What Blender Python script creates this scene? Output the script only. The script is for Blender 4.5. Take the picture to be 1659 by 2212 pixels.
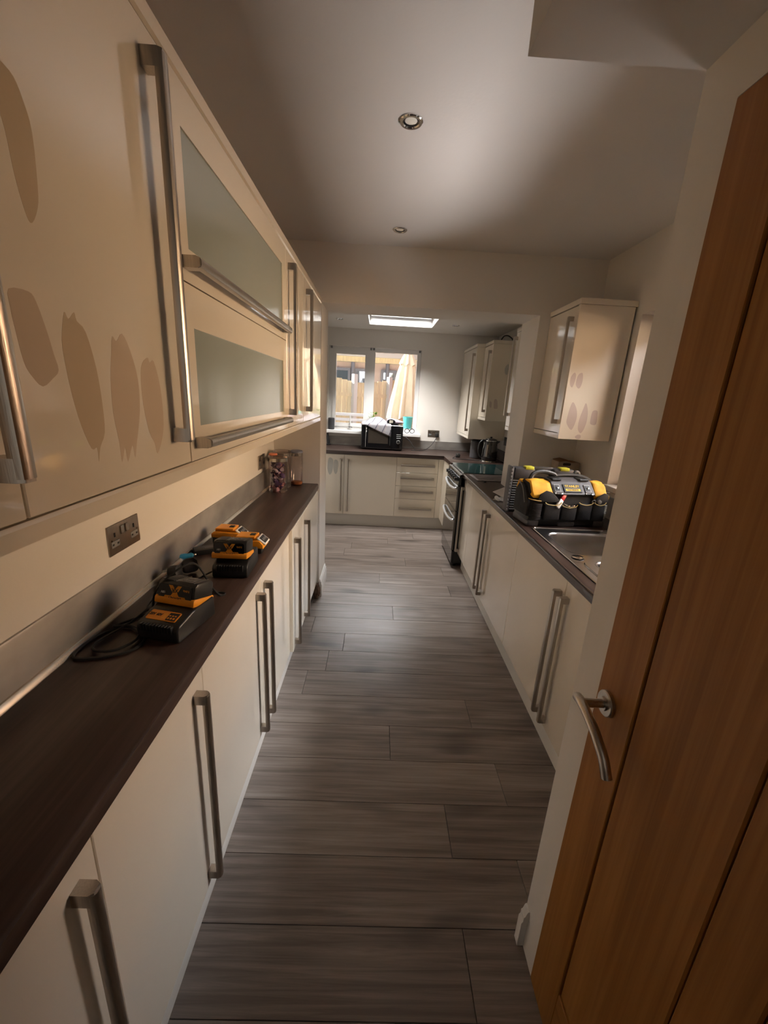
import bpy, bmesh, math, random
from mathutils import Vector, Matrix, noise
random.seed(11)
S = bpy.context.scene
C = S.collection
for o in list(bpy.data.objects):
    bpy.data.objects.remove(o)
PI = math.pi

# ------------------------------------------------------------------ camera
CAM_H, PITCH, YAW, ROLL, FPX = 1.5451, -0.27816, 0.02654, 0.05555, 878.36
cam = bpy.data.cameras.new('camera')
cam_o = bpy.data.objects.new('camera', cam)
C.objects.link(cam_o)
cam.sensor_fit = 'VERTICAL'
cam.sensor_height = 36.0
cam.lens = 36.0 * FPX / 2212.0
cam.clip_start = 0.02
fw = Vector((math.sin(YAW) * math.cos(PITCH), math.cos(YAW) * math.cos(PITCH), math.sin(PITCH)))
rt = Vector((math.cos(YAW), -math.sin(YAW), 0))
up = rt.cross(fw)
r2 = rt * math.cos(ROLL) + up * math.sin(ROLL)
u2 = -rt * math.sin(ROLL) + up * math.cos(ROLL)
R3 = Matrix((r2, u2, -fw)).transposed()
cam_o.matrix_world = Matrix.Translation((0, 0, CAM_H)) @ R3.to_4x4()
S.camera = cam_o

# ------------------------------------------------------------------ world, sun, daylight fill lamps, exposure
S.view_settings.view_transform = 'Standard'
S.view_settings.look = 'None'
S.view_settings.gamma = 1.0
S.view_settings.exposure = 0.58
S.view_settings.use_curve_mapping = False
S.cycles.max_bounces = 8
S.cycles.diffuse_bounces = 5
S.cycles.glossy_bounces = 4
S.cycles.transmission_bounces = 4
S.cycles.transparent_max_bounces = 8
S.cycles.caustics_reflective = False
S.cycles.caustics_refractive = False
S.cycles.sample_clamp_indirect = 6.0

W = bpy.data.worlds.new('sky')
S.world = W
W.use_nodes = True
wn = W.node_tree.nodes
wn.clear()
w_sky = wn.new('ShaderNodeTexSky')
w_sky.sky_type = 'NISHITA'
w_sky.sun_disc = False
w_sky.sun_elevation = math.radians(32)
w_sky.sun_rotation = math.radians(255)
w_bg = wn.new('ShaderNodeBackground')
w_bg.inputs['Strength'].default_value = 0.05
w_out = wn.new('ShaderNodeOutputWorld')
W.node_tree.links.new(w_sky.outputs[0], w_bg.inputs[0])
W.node_tree.links.new(w_bg.outputs[0], w_out.inputs[0])


def light(name, kind, loc, direction, energy, col, sx=1.0, sy=1.0, angle=None):
    l = bpy.data.lights.new(name, kind)
    l.energy = energy
    l.color = col
    if kind == 'AREA':
        l.shape = 'RECTANGLE'
        l.size, l.size_y = sx, sy
    if angle is not None:
        l.angle = angle
    o = bpy.data.objects.new(name, l)
    C.objects.link(o)
    o.location = loc
    o.rotation_euler = Vector(direction).to_track_quat('-Z', 'Y').to_euler()
    return o


light('sun', 'SUN', (-6, -2, 8), (0.88, -0.13, -0.46), 8.5, (1.0, 0.93, 0.80), angle=math.radians(0.6))
# area lamps added to boost the daylight: sky, ground and sunlit brick outside the side window, the roof light, garden sky, hall behind the viewer
light('side_sky_fill', 'AREA', (2.75, 1.75, 3.05), (-0.85, 0, -1), 205, (0.95, 0.96, 1.0), 2.4, 1.4).data.spread = math.radians(100)
light('side_ground_fill', 'AREA', (2.42, 1.75, 0.20), (-0.64, 0, 1), 200, (1.0, 0.95, 0.93), 2.0, 0.9).data.spread = math.radians(110)
light('brick_bounce_fill', 'AREA', (4.05, 1.70, 1.90), (-1, 0, 0), 46, (1.0, 0.71, 0.42), 2.6, 0.7).data.spread = math.radians(95)
light('roof_light_fill', 'AREA', (0.20, 4.62, 2.435), (0, 0, -1), 54, (1.0, 0.97, 0.94), 0.68, 0.60)
light('garden_sky_fill', 'AREA', (-0.05, 5.85, 2.56), (0, -1, -0.62), 60, (0.95, 0.97, 1.0), 1.5, 0.6).data.spread = math.radians(110)  # added lamp above the window head, out of view, standing in for sky
light('hall_fill', 'AREA', (-0.1, -1.15, 1.55), (0, 1, 0.0), 0.6, (1.0, 0.92, 0.82), 0.7, 1.2)  # dim fill added behind the camera, in front of a closed wall

# ------------------------------------------------------------------ materials
M = {}


def nodes_of(name):
    m = bpy.data.materials.new(name)
    m.use_nodes = True
    M[name] = m
    nt = m.node_tree
    return m, nt, nt.nodes['Principled BSDF']


def pbr(name, col, rough=0.5, metal=0.0, coat=0.0, bump=None, var=None, spec=0.5, stretch=(1, 1, 1), emit=None):
    """Principled material with optional noise variation of the colour and fine noise relief."""
    m, nt, b = nodes_of(name)
    b.inputs['Base Color'].default_value = (*col, 1)
    b.inputs['Roughness'].default_value = rough
    b.inputs['Metallic'].default_value = metal
    b.inputs['Coat Weight'].default_value = coat
    b.inputs['Coat Roughness'].default_value = 0.025
    b.inputs['Specular IOR Level'].default_value = spec
    if emit:
        b.inputs['Emission Color'].default_value = (*emit[0], 1)
        b.inputs['Emission Strength'].default_value = emit[1]
    if var or bump:
        tc = nt.nodes.new('ShaderNodeTexCoord')
        mp = nt.nodes.new('ShaderNodeMapping')
        mp.inputs['Scale'].default_value = stretch
        nt.links.new(tc.outputs['Object'], mp.inputs[0])
    if var:
        n = nt.nodes.new('ShaderNodeTexNoise')
        n.inputs['Scale'].default_value = var[0]
        n.inputs['Detail'].default_value = 4
        nt.links.new(mp.outputs[0], n.inputs['Vector'])
        r = nt.nodes.new('ShaderNodeValToRGB')
        a = var[1]
        r.color_ramp.elements[0].position = 0.3
        r.color_ramp.elements[1].position = 0.7
        r.color_ramp.elements[0].color = (*[max(0, c * (1 - a)) for c in col], 1)
        r.color_ramp.elements[1].color = (*[min(1, c * (1 + a)) for c in col], 1)
        nt.links.new(n.outputs[0], r.inputs[0])
        nt.links.new(r.outputs[0], b.inputs['Base Color'])
    if bump:
        n2 = nt.nodes.new('ShaderNodeTexNoise')
        n2.inputs['Scale'].default_value = bump[0]
        n2.inputs['Detail'].default_value = 3
        nt.links.new(mp.outputs[0], n2.inputs['Vector'])
        bp = nt.nodes.new('ShaderNodeBump')
        bp.inputs['Strength'].default_value = bump[1]
        bp.inputs['Distance'].default_value = 0.002
        nt.links.new(n2.outputs[0], bp.inputs['Height'])
        nt.links.new(bp.outputs[0], b.inputs['Normal'])
    return m


def wood(name, dark, mid, light_, grain_axis, along=1.5, across=26.0, rough=0.45, coat=0.0, knots=0.0, rand=0.0, ring=0.07, bumpk=0.08):
    """Wood: streaks along grain_axis with cathedral rings, a random shift and tone for each object."""
    m, nt, b = nodes_of(name)
    L = nt.links
    tc = nt.nodes.new('ShaderNodeTexCoord')
    oi = nt.nodes.new('ShaderNodeObjectInfo')
    add = nt.nodes.new('ShaderNodeVectorMath')
    add.operation = 'ADD'
    sc = nt.nodes.new('ShaderNodeVectorMath')
    sc.operation = 'SCALE'
    sc.inputs[0].default_value = (7.3, 9.1, 5.7)
    L.new(oi.outputs['Random'], sc.inputs['Scale'])
    L.new(tc.outputs['Object'], add.inputs[0])
    L.new(sc.outputs[0], add.inputs[1])
    s = [across] * 3
    s['XYZ'.index(grain_axis)] = along
    mp = nt.nodes.new('ShaderNodeMapping')
    mp.inputs['Scale'].default_value = s
    L.new(add.outputs[0], mp.inputs[0])
    n1 = nt.nodes.new('ShaderNodeTexNoise')
    n1.inputs['Scale'].default_value = 1.0
    n1.inputs['Detail'].default_value = 6
    n1.inputs['Roughness'].default_value = 0.65
    n1.inputs['Distortion'].default_value = 0.6
    L.new(mp.outputs[0], n1.inputs['Vector'])
    # cathedral figure
    s2 = [9.0] * 3
    s2['XYZ'.index(grain_axis)] = 1.3
    mp2 = nt.nodes.new('ShaderNodeMapping')
    mp2.inputs['Scale'].default_value = s2
    L.new(add.outputs[0], mp2.inputs[0])
    n2 = nt.nodes.new('ShaderNodeTexNoise')
    n2.inputs['Scale'].default_value = 0.8
    n2.inputs['Detail'].default_value = 2
    L.new(mp2.outputs[0], n2.inputs['Vector'])
    mul = nt.nodes.new('ShaderNodeMath')
    mul.operation = 'MULTIPLY'
    mul.inputs[1].default_value = 22.0
    L.new(n2.outputs[0], mul.inputs[0])
    sn = nt.nodes.new('ShaderNodeMath')
    sn.operation = 'SINE'
    L.new(mul.outputs[0], sn.inputs[0])
    ma = nt.nodes.new('ShaderNodeMath')
    ma.operation = 'MULTIPLY_ADD'
    ma.inputs[1].default_value = ring
    L.new(sn.outputs[0], ma.inputs[0])
    L.new(n1.outputs[0], ma.inputs[2])
    ad2 = nt.nodes.new('ShaderNodeMath')
    ad2.operation = 'MULTIPLY_ADD'
    ad2.inputs[1].default_value = rand
    sub = nt.nodes.new('ShaderNodeMath')
    sub.operation = 'SUBTRACT'
    sub.inputs[1].default_value = 0.5
    L.new(oi.outputs['Random'], sub.inputs[0])
    L.new(sub.outputs[0], ad2.inputs[0])
    L.new(ma.outputs[0], ad2.inputs[2])
    r = nt.nodes.new('ShaderNodeValToRGB')
    cr = r.color_ramp
    cr.elements[0].position = 0.28
    cr.elements[0].color = (*dark, 1)
    cr.elements[1].position = 0.75
    cr.elements[1].color = (*light_, 1)
    e = cr.elements.new(0.5)
    e.color = (*mid, 1)
    L.new(ad2.outputs[0], r.inputs[0])
    src = r.outputs[0]
    if knots:
        s3 = [6.0] * 3
        s3['XYZ'.index(grain_axis)] = 2.2
        mp3 = nt.nodes.new('ShaderNodeMapping')
        mp3.inputs['Scale'].default_value = s3
        L.new(add.outputs[0], mp3.inputs[0])
        v = nt.nodes.new('ShaderNodeTexNoise')
        v.inputs['Scale'].default_value = 1.0
        v.inputs['Detail'].default_value = 1
        L.new(mp3.outputs[0], v.inputs['Vector'])
        rr = nt.nodes.new('ShaderNodeValToRGB')
        rr.color_ramp.elements[0].position = 0.62
        rr.color_ramp.elements[0].color = (1, 1, 1, 1)
        rr.color_ramp.elements[1].position = 0.76
        rr.color_ramp.elements[1].color = (1 - knots, 1 - knots, 1 - knots, 1)
        L.new(v.outputs[0], rr.inputs[0])
        mx = nt.nodes.new('ShaderNodeMix')
        mx.data_type = 'RGBA'
        mx.blend_type = 'MULTIPLY'
        mx.inputs['Factor'].default_value = 1.0
        L.new(src, mx.inputs['A'])
        L.new(rr.outputs[0], mx.inputs['B'])
        src = mx.outputs['Result']
    L.new(src, b.inputs['Base Color'])
    b.inputs['Roughness'].default_value = rough
    b.inputs['Coat Weight'].default_value = coat
    bp = nt.nodes.new('ShaderNodeBump')
    bp.inputs['Strength'].default_value = bumpk
    bp.inputs['Distance'].default_value = 0.001
    L.new(n1.outputs[0], bp.inputs['Height'])
    L.new(bp.outputs[0], b.inputs['Normal'])
    return m


def pane(name, tint=(1, 1, 1), gloss=0.10, fres=1.0):
    """Thin clear glass: mostly transparent, with a Fresnel reflection."""
    m = bpy.data.materials.new(name)
    m.use_nodes = True
    nt = m.node_tree
    nt.nodes.clear()
    t = nt.nodes.new('ShaderNodeBsdfTransparent')
    t.inputs[0].default_value = (*tint, 1)
    g = nt.nodes.new('ShaderNodeBsdfGlossy')
    g.inputs['Roughness'].default_value = 0.02
    f = nt.nodes.new('ShaderNodeFresnel')
    f.inputs['IOR'].default_value = 1.45
    mu = nt.nodes.new('ShaderNodeMath')
    mu.operation = 'MULTIPLY_ADD'
    mu.inputs[1].default_value = fres
    mu.inputs[2].default_value = gloss * 0.3
    nt.links.new(f.outputs[0], mu.inputs[0])
    mx = nt.nodes.new('ShaderNodeMixShader')
    nt.links.new(mu.outputs[0], mx.inputs[0])
    nt.links.new(t.outputs[0], mx.inputs[1])
    nt.links.new(g.outputs[0], mx.inputs[2])
    out = nt.nodes.new('ShaderNodeOutputMaterial')
    nt.links.new(mx.outputs[0], out.inputs[0])
    M[name] = m
    return m


pbr('wall_paint', (0.72, 0.685, 0.635), 0.75, bump=(90, 0.15), var=(2.0, 0.02))
pbr('ceiling_paint', (0.64, 0.62, 0.605), 0.85, bump=(80, 0.15), var=(1.5, 0.02))
pbr('white_gloss', (0.78, 0.77, 0.75), 0.30)
pbr('white_plastic', (0.82, 0.82, 0.82), 0.25)
pbr('cream_gloss', (0.76, 0.69, 0.575), 0.10, coat=0.7, var=(3, 0.015))
pbr('cream_edge', (0.66, 0.59, 0.48), 0.4)
pbr('plinth_white', (0.66, 0.64, 0.59), 0.35)
pbr('shadow_gap', (0.03, 0.025, 0.02), 0.9)
pbr('steel', (0.50, 0.45, 0.39), 0.30, metal=1.0, bump=(40, 0.10), var=(30, 0.08), stretch=(12, 12, 0.6))
pbr('steel_bright', (0.62, 0.58, 0.53), 0.20, metal=1.0, bump=(40, 0.05))
pbr('sink_steel', (0.56, 0.56, 0.57), 0.24, metal=1.0, var=(12, 0.06))
pbr('upstand_metal', (0.34, 0.32, 0.295), 0.42, metal=0.55, var=(5, 0.25), stretch=(1, 1, 1.6))
pbr('bead_metal', (0.62, 0.58, 0.50), 0.26, metal=0.8)
pbr('frosted_glass', (0.29, 0.325, 0.30), 0.16, coat=0.5)
pbr('black_plastic', (0.012, 0.012, 0.012), 0.38, bump=(220, 0.06))
pbr('black_rubber', (0.015, 0.014, 0.013), 0.6)
pbr('black_gloss', (0.008, 0.008, 0.009), 0.06, coat=0.5)
pbr('grey_plastic', (0.078, 0.074, 0.078), 0.45, bump=(150, 0.08), var=(40, 0.15))
pbr('mid_grey_plastic', (0.22, 0.22, 0.22), 0.4, var=(30, 0.12))
pbr('yellow_plastic', (0.78, 0.30, 0.015), 0.42, var=(25, 0.08))
pbr('orange_plastic', (0.72, 0.24, 0.012), 0.40)
pbr('bag_yellow', (0.70, 0.34, 0.008), 0.75, bump=(60, 0.3), var=(25, 0.12))
pbr('bag_fabric', (0.017, 0.0165, 0.018), 0.85, bump=(260, 0.5), var=(18, 0.45))
pbr('bag_rib', (0.020, 0.015, 0.013), 0.7)
pbr('lime_plastic', (0.62, 0.62, 0.06), 0.4)
pbr('piping_yellow', (0.55, 0.40, 0.14), 0.7)
pbr('red_plastic', (0.55, 0.02, 0.03), 0.35)
pbr('paper', (0.74, 0.75, 0.78), 0.8)
pbr('cardboard', (0.36, 0.30, 0.235), 0.85, var=(20, 0.1))
pbr('cardboard_inner', (0.23, 0.12, 0.06), 0.9)
pbr('chrome', (0.75, 0.74, 0.73), 0.07, metal=1.0)
pbr('lens_glass', (0.80, 0.78, 0.70), 0.30)
pbr('kettle_black', (0.035, 0.033, 0.032), 0.08, metal=0.6, coat=1.0)
pbr('hob_glass', (0.022, 0.060, 0.057), 0.03, coat=1.0)
pbr('oven_glass', (0.055, 0.045, 0.036), 0.03, coat=1.0)
pbr('handle_silver', (0.70, 0.70, 0.70), 0.28, metal=0.5)
pbr('slate_ribs', (0.20, 0.165, 0.15), 0.5)
pbr('blue_plastic', (0.02, 0.20, 0.32), 0.35)
pbr('speaker_cloth', (0.045, 0.045, 0.048), 0.9, bump=(400, 0.4))
pbr('plaster_broken', (0.17, 0.105, 0.07), 0.95, bump=(50, 0.9), var=(30, 0.55))
pbr('jar_purple', (0.20, 0.115, 0.15), 0.35, var=(22, 0.75))
pbr('wrapper_pink', (0.50, 0.24, 0.26), 0.3, var=(60, 0.3))
pbr('wrapper_violet', (0.10, 0.05, 0.16), 0.3, var=(50, 0.4))
pbr('wrapper_lilac', (0.50, 0.42, 0.50), 0.3, var=(60, 0.2))
pbr('lid_coral', (0.72, 0.22, 0.12), 0.4)
pbr('amber', (0.55, 0.20, 0.06), 0.3)
pbr('sample_taupe', (0.50, 0.40, 0.28), 0.8)
pbr('sample_stone', (0.53, 0.43, 0.325), 0.8)
pbr('sample_mauve', (0.54, 0.445, 0.395), 0.8)
pbr('sample_grey', (0.47, 0.46, 0.42), 0.8)
pbr('ink', (0.01, 0.01, 0.01), 0.6)
pbr('ink_white', (0.75, 0.75, 0.72), 0.6)
pbr('ink_yellow', (0.85, 0.55, 0.02), 0.6)
pbr('screen_grey', (0.45, 0.42, 0.34), 0.3)
pbr('parasol_cloth', (0.78, 0.70, 0.54), 0.9, bump=(60, 0.2), var=(8, 0.05))
pbr('fence_timber', (0.86, 0.76, 0.54), 0.8, var=(6, 0.12), stretch=(6, 6, 0.8))
pbr('brick', (0.50, 0.26, 0.17), 0.9, var=(14, 0.25))
pbr('render_pink', (0.62, 0.52, 0.52), 0.9, var=(5, 0.08))
pbr('roof_white', (0.85, 0.86, 0.90), 0.5)
pbr('blue_frame', (0.22, 0.24, 0.32), 0.5)
pbr('patio_stone', (0.42, 0.40, 0.38), 0.9, var=(4, 0.15))
pbr('leaf', (0.16, 0.30, 0.03), 0.5, var=(30, 0.3))
pbr('cyan_plastic', (0.10, 0.62, 0.66), 0.4)
pane('clear_glass')
pane('jar_glass', (0.93, 0.885, 0.87), 0.15, 0.6)
pane('garden_glass', (0.70, 0.80, 0.92), 0.5)
wood('floor_wood', (0.138, 0.110, 0.094), (0.222, 0.183, 0.160), (0.325, 0.276, 0.246), 'X', 2.0, 62, rough=0.34, knots=0.6, rand=0.14, ring=0.08)
wood('worktop_wood', (0.022, 0.012, 0.010), (0.046, 0.027, 0.021), (0.080, 0.050, 0.040), 'Y', 1.4, 34, rough=0.30)
wood('worktop_edge', (0.022, 0.012, 0.010), (0.046, 0.027, 0.021), (0.080, 0.050, 0.040), 'Y', 1.4, 34, rough=0.22, coat=0.6, bumpk=0.02)
wood('worktop_wood_x', (0.024, 0.014, 0.011), (0.045, 0.027, 0.021), (0.075, 0.047, 0.038), 'X', 1.4, 34, rough=0.34)
wood('oak', (0.230, 0.088, 0.015), (0.300, 0.122, 0.024), (0.375, 0.165, 0.038), 'Z', 1.2, 60, rough=0.52, rand=0.12, bumpk=0.15)
wood('oak_cross', (0.224, 0.086, 0.015), (0.292, 0.118, 0.023), (0.365, 0.160, 0.037), 'Y', 1.2, 60, rough=0.52, rand=0.12, bumpk=0.15)


for k in ('oak', 'oak_cross'):
    M[k].node_tree.nodes['Principled BSDF'].inputs['Specular IOR Level'].default_value = 0.25


def striped_cloth():
    m, nt, b = nodes_of('towel_cloth')
    tc = nt.nodes.new('ShaderNodeTexCoord')
    sx = nt.nodes.new('ShaderNodeSeparateXYZ')
    nt.links.new(tc.outputs['UV'], sx.inputs[0])
    mu = nt.nodes.new('ShaderNodeMath')
    mu.operation = 'MULTIPLY'
    mu.inputs[1].default_value = 5.0
    nt.links.new(sx.outputs[0], mu.inputs[0])
    fr = nt.nodes.new('ShaderNodeMath')
    fr.operation = 'FRACT'
    nt.links.new(mu.outputs[0], fr.inputs[0])
    r = nt.nodes.new('ShaderNodeValToRGB')
    cr = r.color_ramp
    cr.interpolation = 'CONSTANT'
    cr.elements[0].color = (0.40, 0.39, 0.42, 1)
    cr.elements[1].position = 0.62
    cr.elements[1].color = (0.10, 0.09, 0.12, 1)
    for p, c in ((0.72, (0.40, 0.38, 0.40, 1)), (0.82, (0.33, 0.29, 0.30, 1)), (0.88, (0.46, 0.43, 0.43, 1))):
        e = cr.elements.new(p)
        e.color = c
    nt.links.new(fr.outputs[0], r.inputs[0])
    nt.links.new(r.outputs[0], b.inputs['Base Color'])
    b.inputs['Roughness'].default_value = 0.95


striped_cloth()

# ------------------------------------------------------------------ mesh helpers


def bx(bm, x0, x1, y0, y1, z0, z1, bev=0.0, seg=1):
    g = bmesh.ops.create_cube(bm, size=1.0)
    vs = g['verts']
    for v in vs:
        v.co = Vector(((x0 + x1) / 2 + v.co.x * (x1 - x0), (y0 + y1) / 2 + v.co.y * (y1 - y0), (z0 + z1) / 2 + v.co.z * (z1 - z0)))
    if bev > 0:
        es = list({e for v in vs for e in v.link_edges})
        bmesh.ops.bevel(bm, geom=es, offset=bev, segments=seg, profile=0.5, affect='EDGES', clamp_overlap=True)
    return vs


def box(x0, x1, y0, y1, z0, z1, bev=0.0, seg=1):
    bm = bmesh.new()
    bx(bm, x0, x1, y0, y1, z0, z1, bev, seg)
    return bm


def tube(bm, pts, r, n=8, closed=False, sub=0):
    pts = [Vector(p) for p in pts]
    if sub:
        q = []
        N = len(pts)
        rng = range(N) if closed else range(N - 1)
        for i in rng:
            if closed:
                p0, p1, p2, p3 = pts[(i - 1) % N], pts[i], pts[(i + 1) % N], pts[(i + 2) % N]
            else:
                p1, p2 = pts[i], pts[i + 1]
                p0 = pts[i - 1] if i else p1 * 2 - p2
                p3 = pts[i + 2] if i + 2 < N else p2 * 2 - p1
            for k in range(sub):
                t = k / sub
                q.append(0.5 * ((2 * p1) + (p2 - p0) * t + (2 * p0 - 5 * p1 + 4 * p2 - p3) * t * t + (3 * p1 - p0 - 3 * p2 + p3) * t ** 3))
        if not closed:
            q.append(pts[-1])
        pts = q
    N = len(pts)
    rr = r if isinstance(r, (list, tuple)) else [r] * N
    if len(rr) != N:
        rr = [rr[min(len(rr) - 1, int(i * len(rr) / N))] for i in range(N)]
    rings = []
    nrm = None
    for i in range(N):
        a = pts[(i - 1) % N] if (closed or i) else pts[i]
        b = pts[(i + 1) % N] if (closed or i < N - 1) else pts[i]
        t = (b - a).normalized()
        if nrm is None:
            nrm = t.orthogonal().normalized()
        else:
            nrm = (nrm - t * nrm.dot(t))
            nrm = nrm.normalized() if nrm.length > 1e-6 else t.orthogonal().normalized()
        bi = t.cross(nrm)
        rings.append([bm.verts.new(pts[i] + (nrm * math.cos(2 * PI * k / n) + bi * math.sin(2 * PI * k / n)) * rr[i]) for k in range(n)])
    for i in range(N if closed else N - 1):
        A, B = rings[i], rings[(i + 1) % N]
        for k in range(n):
            bm.faces.new((A[k], A[(k + 1) % n], B[(k + 1) % n], B[k]))
    if not closed:
        bm.faces.new(list(reversed(rings[0])))
        bm.faces.new(rings[-1])


def tube_bm(*a, **k):
    bm = bmesh.new()
    tube(bm, *a, **k)
    return bm


def lathe(bm, prof, c=(0, 0, 0), n=24, axis='Z', cap=True):
    """prof: list of (radius, height along axis)."""
    c = Vector(c)
    rings = []
    for r, h in prof:
        ring = []
        for k in range(n):
            a = 2 * PI * k / n
            u, v = r * math.cos(a), r * math.sin(a)
            p = {'Z': (u, v, h), 'Y': (u, h, v), 'X': (h, u, v)}[axis]
            ring.append(bm.verts.new(c + Vector(p)))
        rings.append(ring)
    for A, B in zip(rings, rings[1:]):
        for k in range(n):
            bm.faces.new((A[k], A[(k + 1) % n], B[(k + 1) % n], B[k]))
    if cap:
        bm.faces.new(list(reversed(rings[0])))
        bm.faces.new(rings[-1])


def lathe_bm(*a, **k):
    bm = bmesh.new()
    lathe(bm, *a, **k)
    return bm


def prism(bm, poly, axis, a0, a1, bev=0.0, seg=1):
    """poly in the two other axes (in XYZ order), extruded along axis from a0 to a1."""
    def P(u, v, a):
        return {'X': (a, u, v), 'Y': (u, a, v), 'Z': (u, v, a)}[axis]
    A = [bm.verts.new(P(u, v, a0)) for u, v in poly]
    B = [bm.verts.new(P(u, v, a1)) for u, v in poly]
    n = len(poly)
    fs = [bm.faces.new(list(reversed(A))), bm.faces.new(B)]
    for i in range(n):
        fs.append(bm.faces.new((A[i], A[(i + 1) % n], B[(i + 1) % n], B[i])))
    if bev:
        es = list({e for f in fs for e in f.edges})
        bmesh.ops.bevel(bm, geom=es, offset=bev, segments=seg, profile=0.5, affect='EDGES', clamp_overlap=True)


def prism_bm(*a, **k):
    bm = bmesh.new()
    prism(bm, *a, **k)
    return bm


def base_of(o):
    v = Vector((0, 0, 0))
    while o is not None:
        v += o.location
        o = o.parent
    return v


def obj(name, bm, mat, parent=None, local=False, angle=35, label=None):
    """Link bm as ONE mesh object; world coordinates unless local."""
    bmesh.ops.recalc_face_normals(bm, faces=bm.faces[:])
    me = bpy.data.meshes.new(name)
    if parent is not None:
        off = Vector((0, 0, 0)) if local else base_of(parent)
        loc = Vector((0, 0, 0))
    else:
        xs = [v.co for v in bm.verts]
        off = Vector(((min(v.x for v in xs) + max(v.x for v in xs)) / 2, (min(v.y for v in xs) + max(v.y for v in xs)) / 2, min(v.z for v in xs)))
        loc = off
    for v in bm.verts:
        v.co -= off
    bm.to_mesh(me)
    bm.free()
    me.materials.append(M[mat])
    for p in me.polygons:
        p.use_smooth = True
    me.set_sharp_from_angle(angle=math.radians(angle))
    o = bpy.data.objects.new(name, me)
    C.objects.link(o)
    o.parent = parent
    o.location = loc
    if label:
        o['label'] = label
    return o


def tag(o, label, cat, group=None):
    o['label'] = label
    o['category'] = cat
    if group:
        o['group'] = group
    return o


def thing(name, label, cat, loc=(0, 0, 0), rotz=0.0, group=None, rot=None):
    o = bpy.data.objects.new(name, None)
    o.empty_display_size = 0.05
    C.objects.link(o)
    o.location = loc
    o.rotation_euler = rot if rot else (0, 0, rotz)
    return tag(o, label, cat, group)


def struct(name, bm, mat, parent=None, **k):
    o = obj(name, bm, mat, parent, **k)
    if parent is None:
        o['kind'] = 'structure'
    return o


def letters(txt, size, mat, parent, mtx, name='lettering', local=True, sx=1.0, depth=0.0004):
    cu = bpy.data.curves.new(name, 'FONT')
    cu.body = txt
    cu.size = size
    cu.align_x = 'CENTER'
    cu.align_y = 'CENTER'
    cu.extrude = depth
    cu.offset = size * 0.015
    t = bpy.data.objects.new(name, cu)
    C.objects.link(t)
    dg = bpy.context.evaluated_depsgraph_get()
    me = bpy.data.meshes.new_from_object(t.evaluated_get(dg))
    bpy.data.objects.remove(t)
    bm = bmesh.new()
    bm.from_mesh(me)
    bpy.data.meshes.remove(me)
    bmesh.ops.transform(bm, matrix=mtx @ Matrix.Diagonal((sx, 1, 1, 1)), verts=bm.verts[:])
    return obj(name, bm, mat, parent, local=local)


def wallbox(bm, a0, a1, b0, b1, holes, mk):
    """Rectangle a0..a1 x b0..b1 with rectangular holes, as boxes: mk(bm,a0,a1,b0,b1)."""
    xs = sorted({a0, a1, *[h[0] for h in holes], *[h[1] for h in holes]})
    for i in range(len(xs) - 1):
        l, r = xs[i], xs[i + 1]
        cuts = sorted((h[2], h[3]) for h in holes if h[0] <= l and h[1] >= r)
        z = b0
        for c0, c1 in cuts:
            if c0 > z:
                mk(bm, l, r, z, c0)
            z = c1
        if z < b1:
            mk(bm, l, r, z, b1)
    bmesh.ops.remove_doubles(bm, verts=bm.verts[:], dist=1e-5)


# ================================================================== STRUCTURE
XL, XR, XP = -0.722, 1.410, 0.504
YF, YC, YN, YN2, YB = -1.20, 0.824, 2.881, 3.224, 5.280
ZC, ZX, ZB = 2.440, 2.300, 2.101

# floor of single planks
floor = struct('floor', box(XL - 0.05, XR + 0.05, YF - 0.05, YB + 0.05, -0.06, -0.010), 'shadow_gap')
known = {0: 0.562, 1: -0.95, 2: 0.59, 3: 0.127, 4: -0.75, 5: 0.95, 6: 1.05, 7: -0.152, 8: -0.38, 9: 0.178, 10: 0.85, 11: -0.62, 12: 0.08, 15: -0.28,
         16: -0.217, 17: 0.17, 18: 0.465, 14: 0.33}
LEN = 1.285
rows = range(-10, 24)
for k in rows:
    y0 = 0.838 + 0.1955 * k
    y1 = min(y0 + 0.1955, YB)
    if y0 >= YB or y1 < YF:
        continue
    j = known.get(k, random.uniform(-0.7, 0.6))
    while j > XL:
        j -= LEN
    while j < XR:
        a, b = max(j, XL), min(j + LEN, XR)
        if b - a > 0.01:
            bm = box(a + 0.0009, b - 0.0009, y0 + 0.0009, y1 - 0.0009, -0.010, 0.0, 0.0007)
            pl = obj('plank', bm, 'floor_wood', floor)
        j += LEN

# walls
def mk_x(x0, x1):
    return lambda bm, a0, a1, b0, b1: bx(bm, x0, x1, a0, a1, b0, b1)


def mk_y(y0, y1):
    return lambda bm, a0, a1, b0, b1: bx(bm, a0, a1, y0, y1, b0, b1)


struct('wall_left', box(XL - 0.12, XL, YF - 0.1, 6.2, 0, 3.6), 'wall_paint')  # top and garden end extended out of view to block the sun
WY0, WY1, WZ0, WZ1 = 1.18, 2.41, 1.10, 2.047
bm = bmesh.new()
wallbox(bm, YC - 0.1, YB + 0.2, 0, 2.75, [(WY0, WY1, WZ0, WZ1)], mk_x(XR, XR + 0.28))
struct('wall_right', bm, 'wall_paint')
BX0, BX1, BZ0, BZ1 = -0.632, 0.492, 1.09, 2.098
bm = bmesh.new()
wallbox(bm, XL, XR, 0, 2.75, [(BX0, BX1, BZ0, BZ1)], mk_y(YB, YB + 0.26))
struct('wall_back', bm, 'wall_paint')
struct('wall_front', box(XL, XP, YF - 0.1, YF, 0, 2.75), 'wall_paint')
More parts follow.
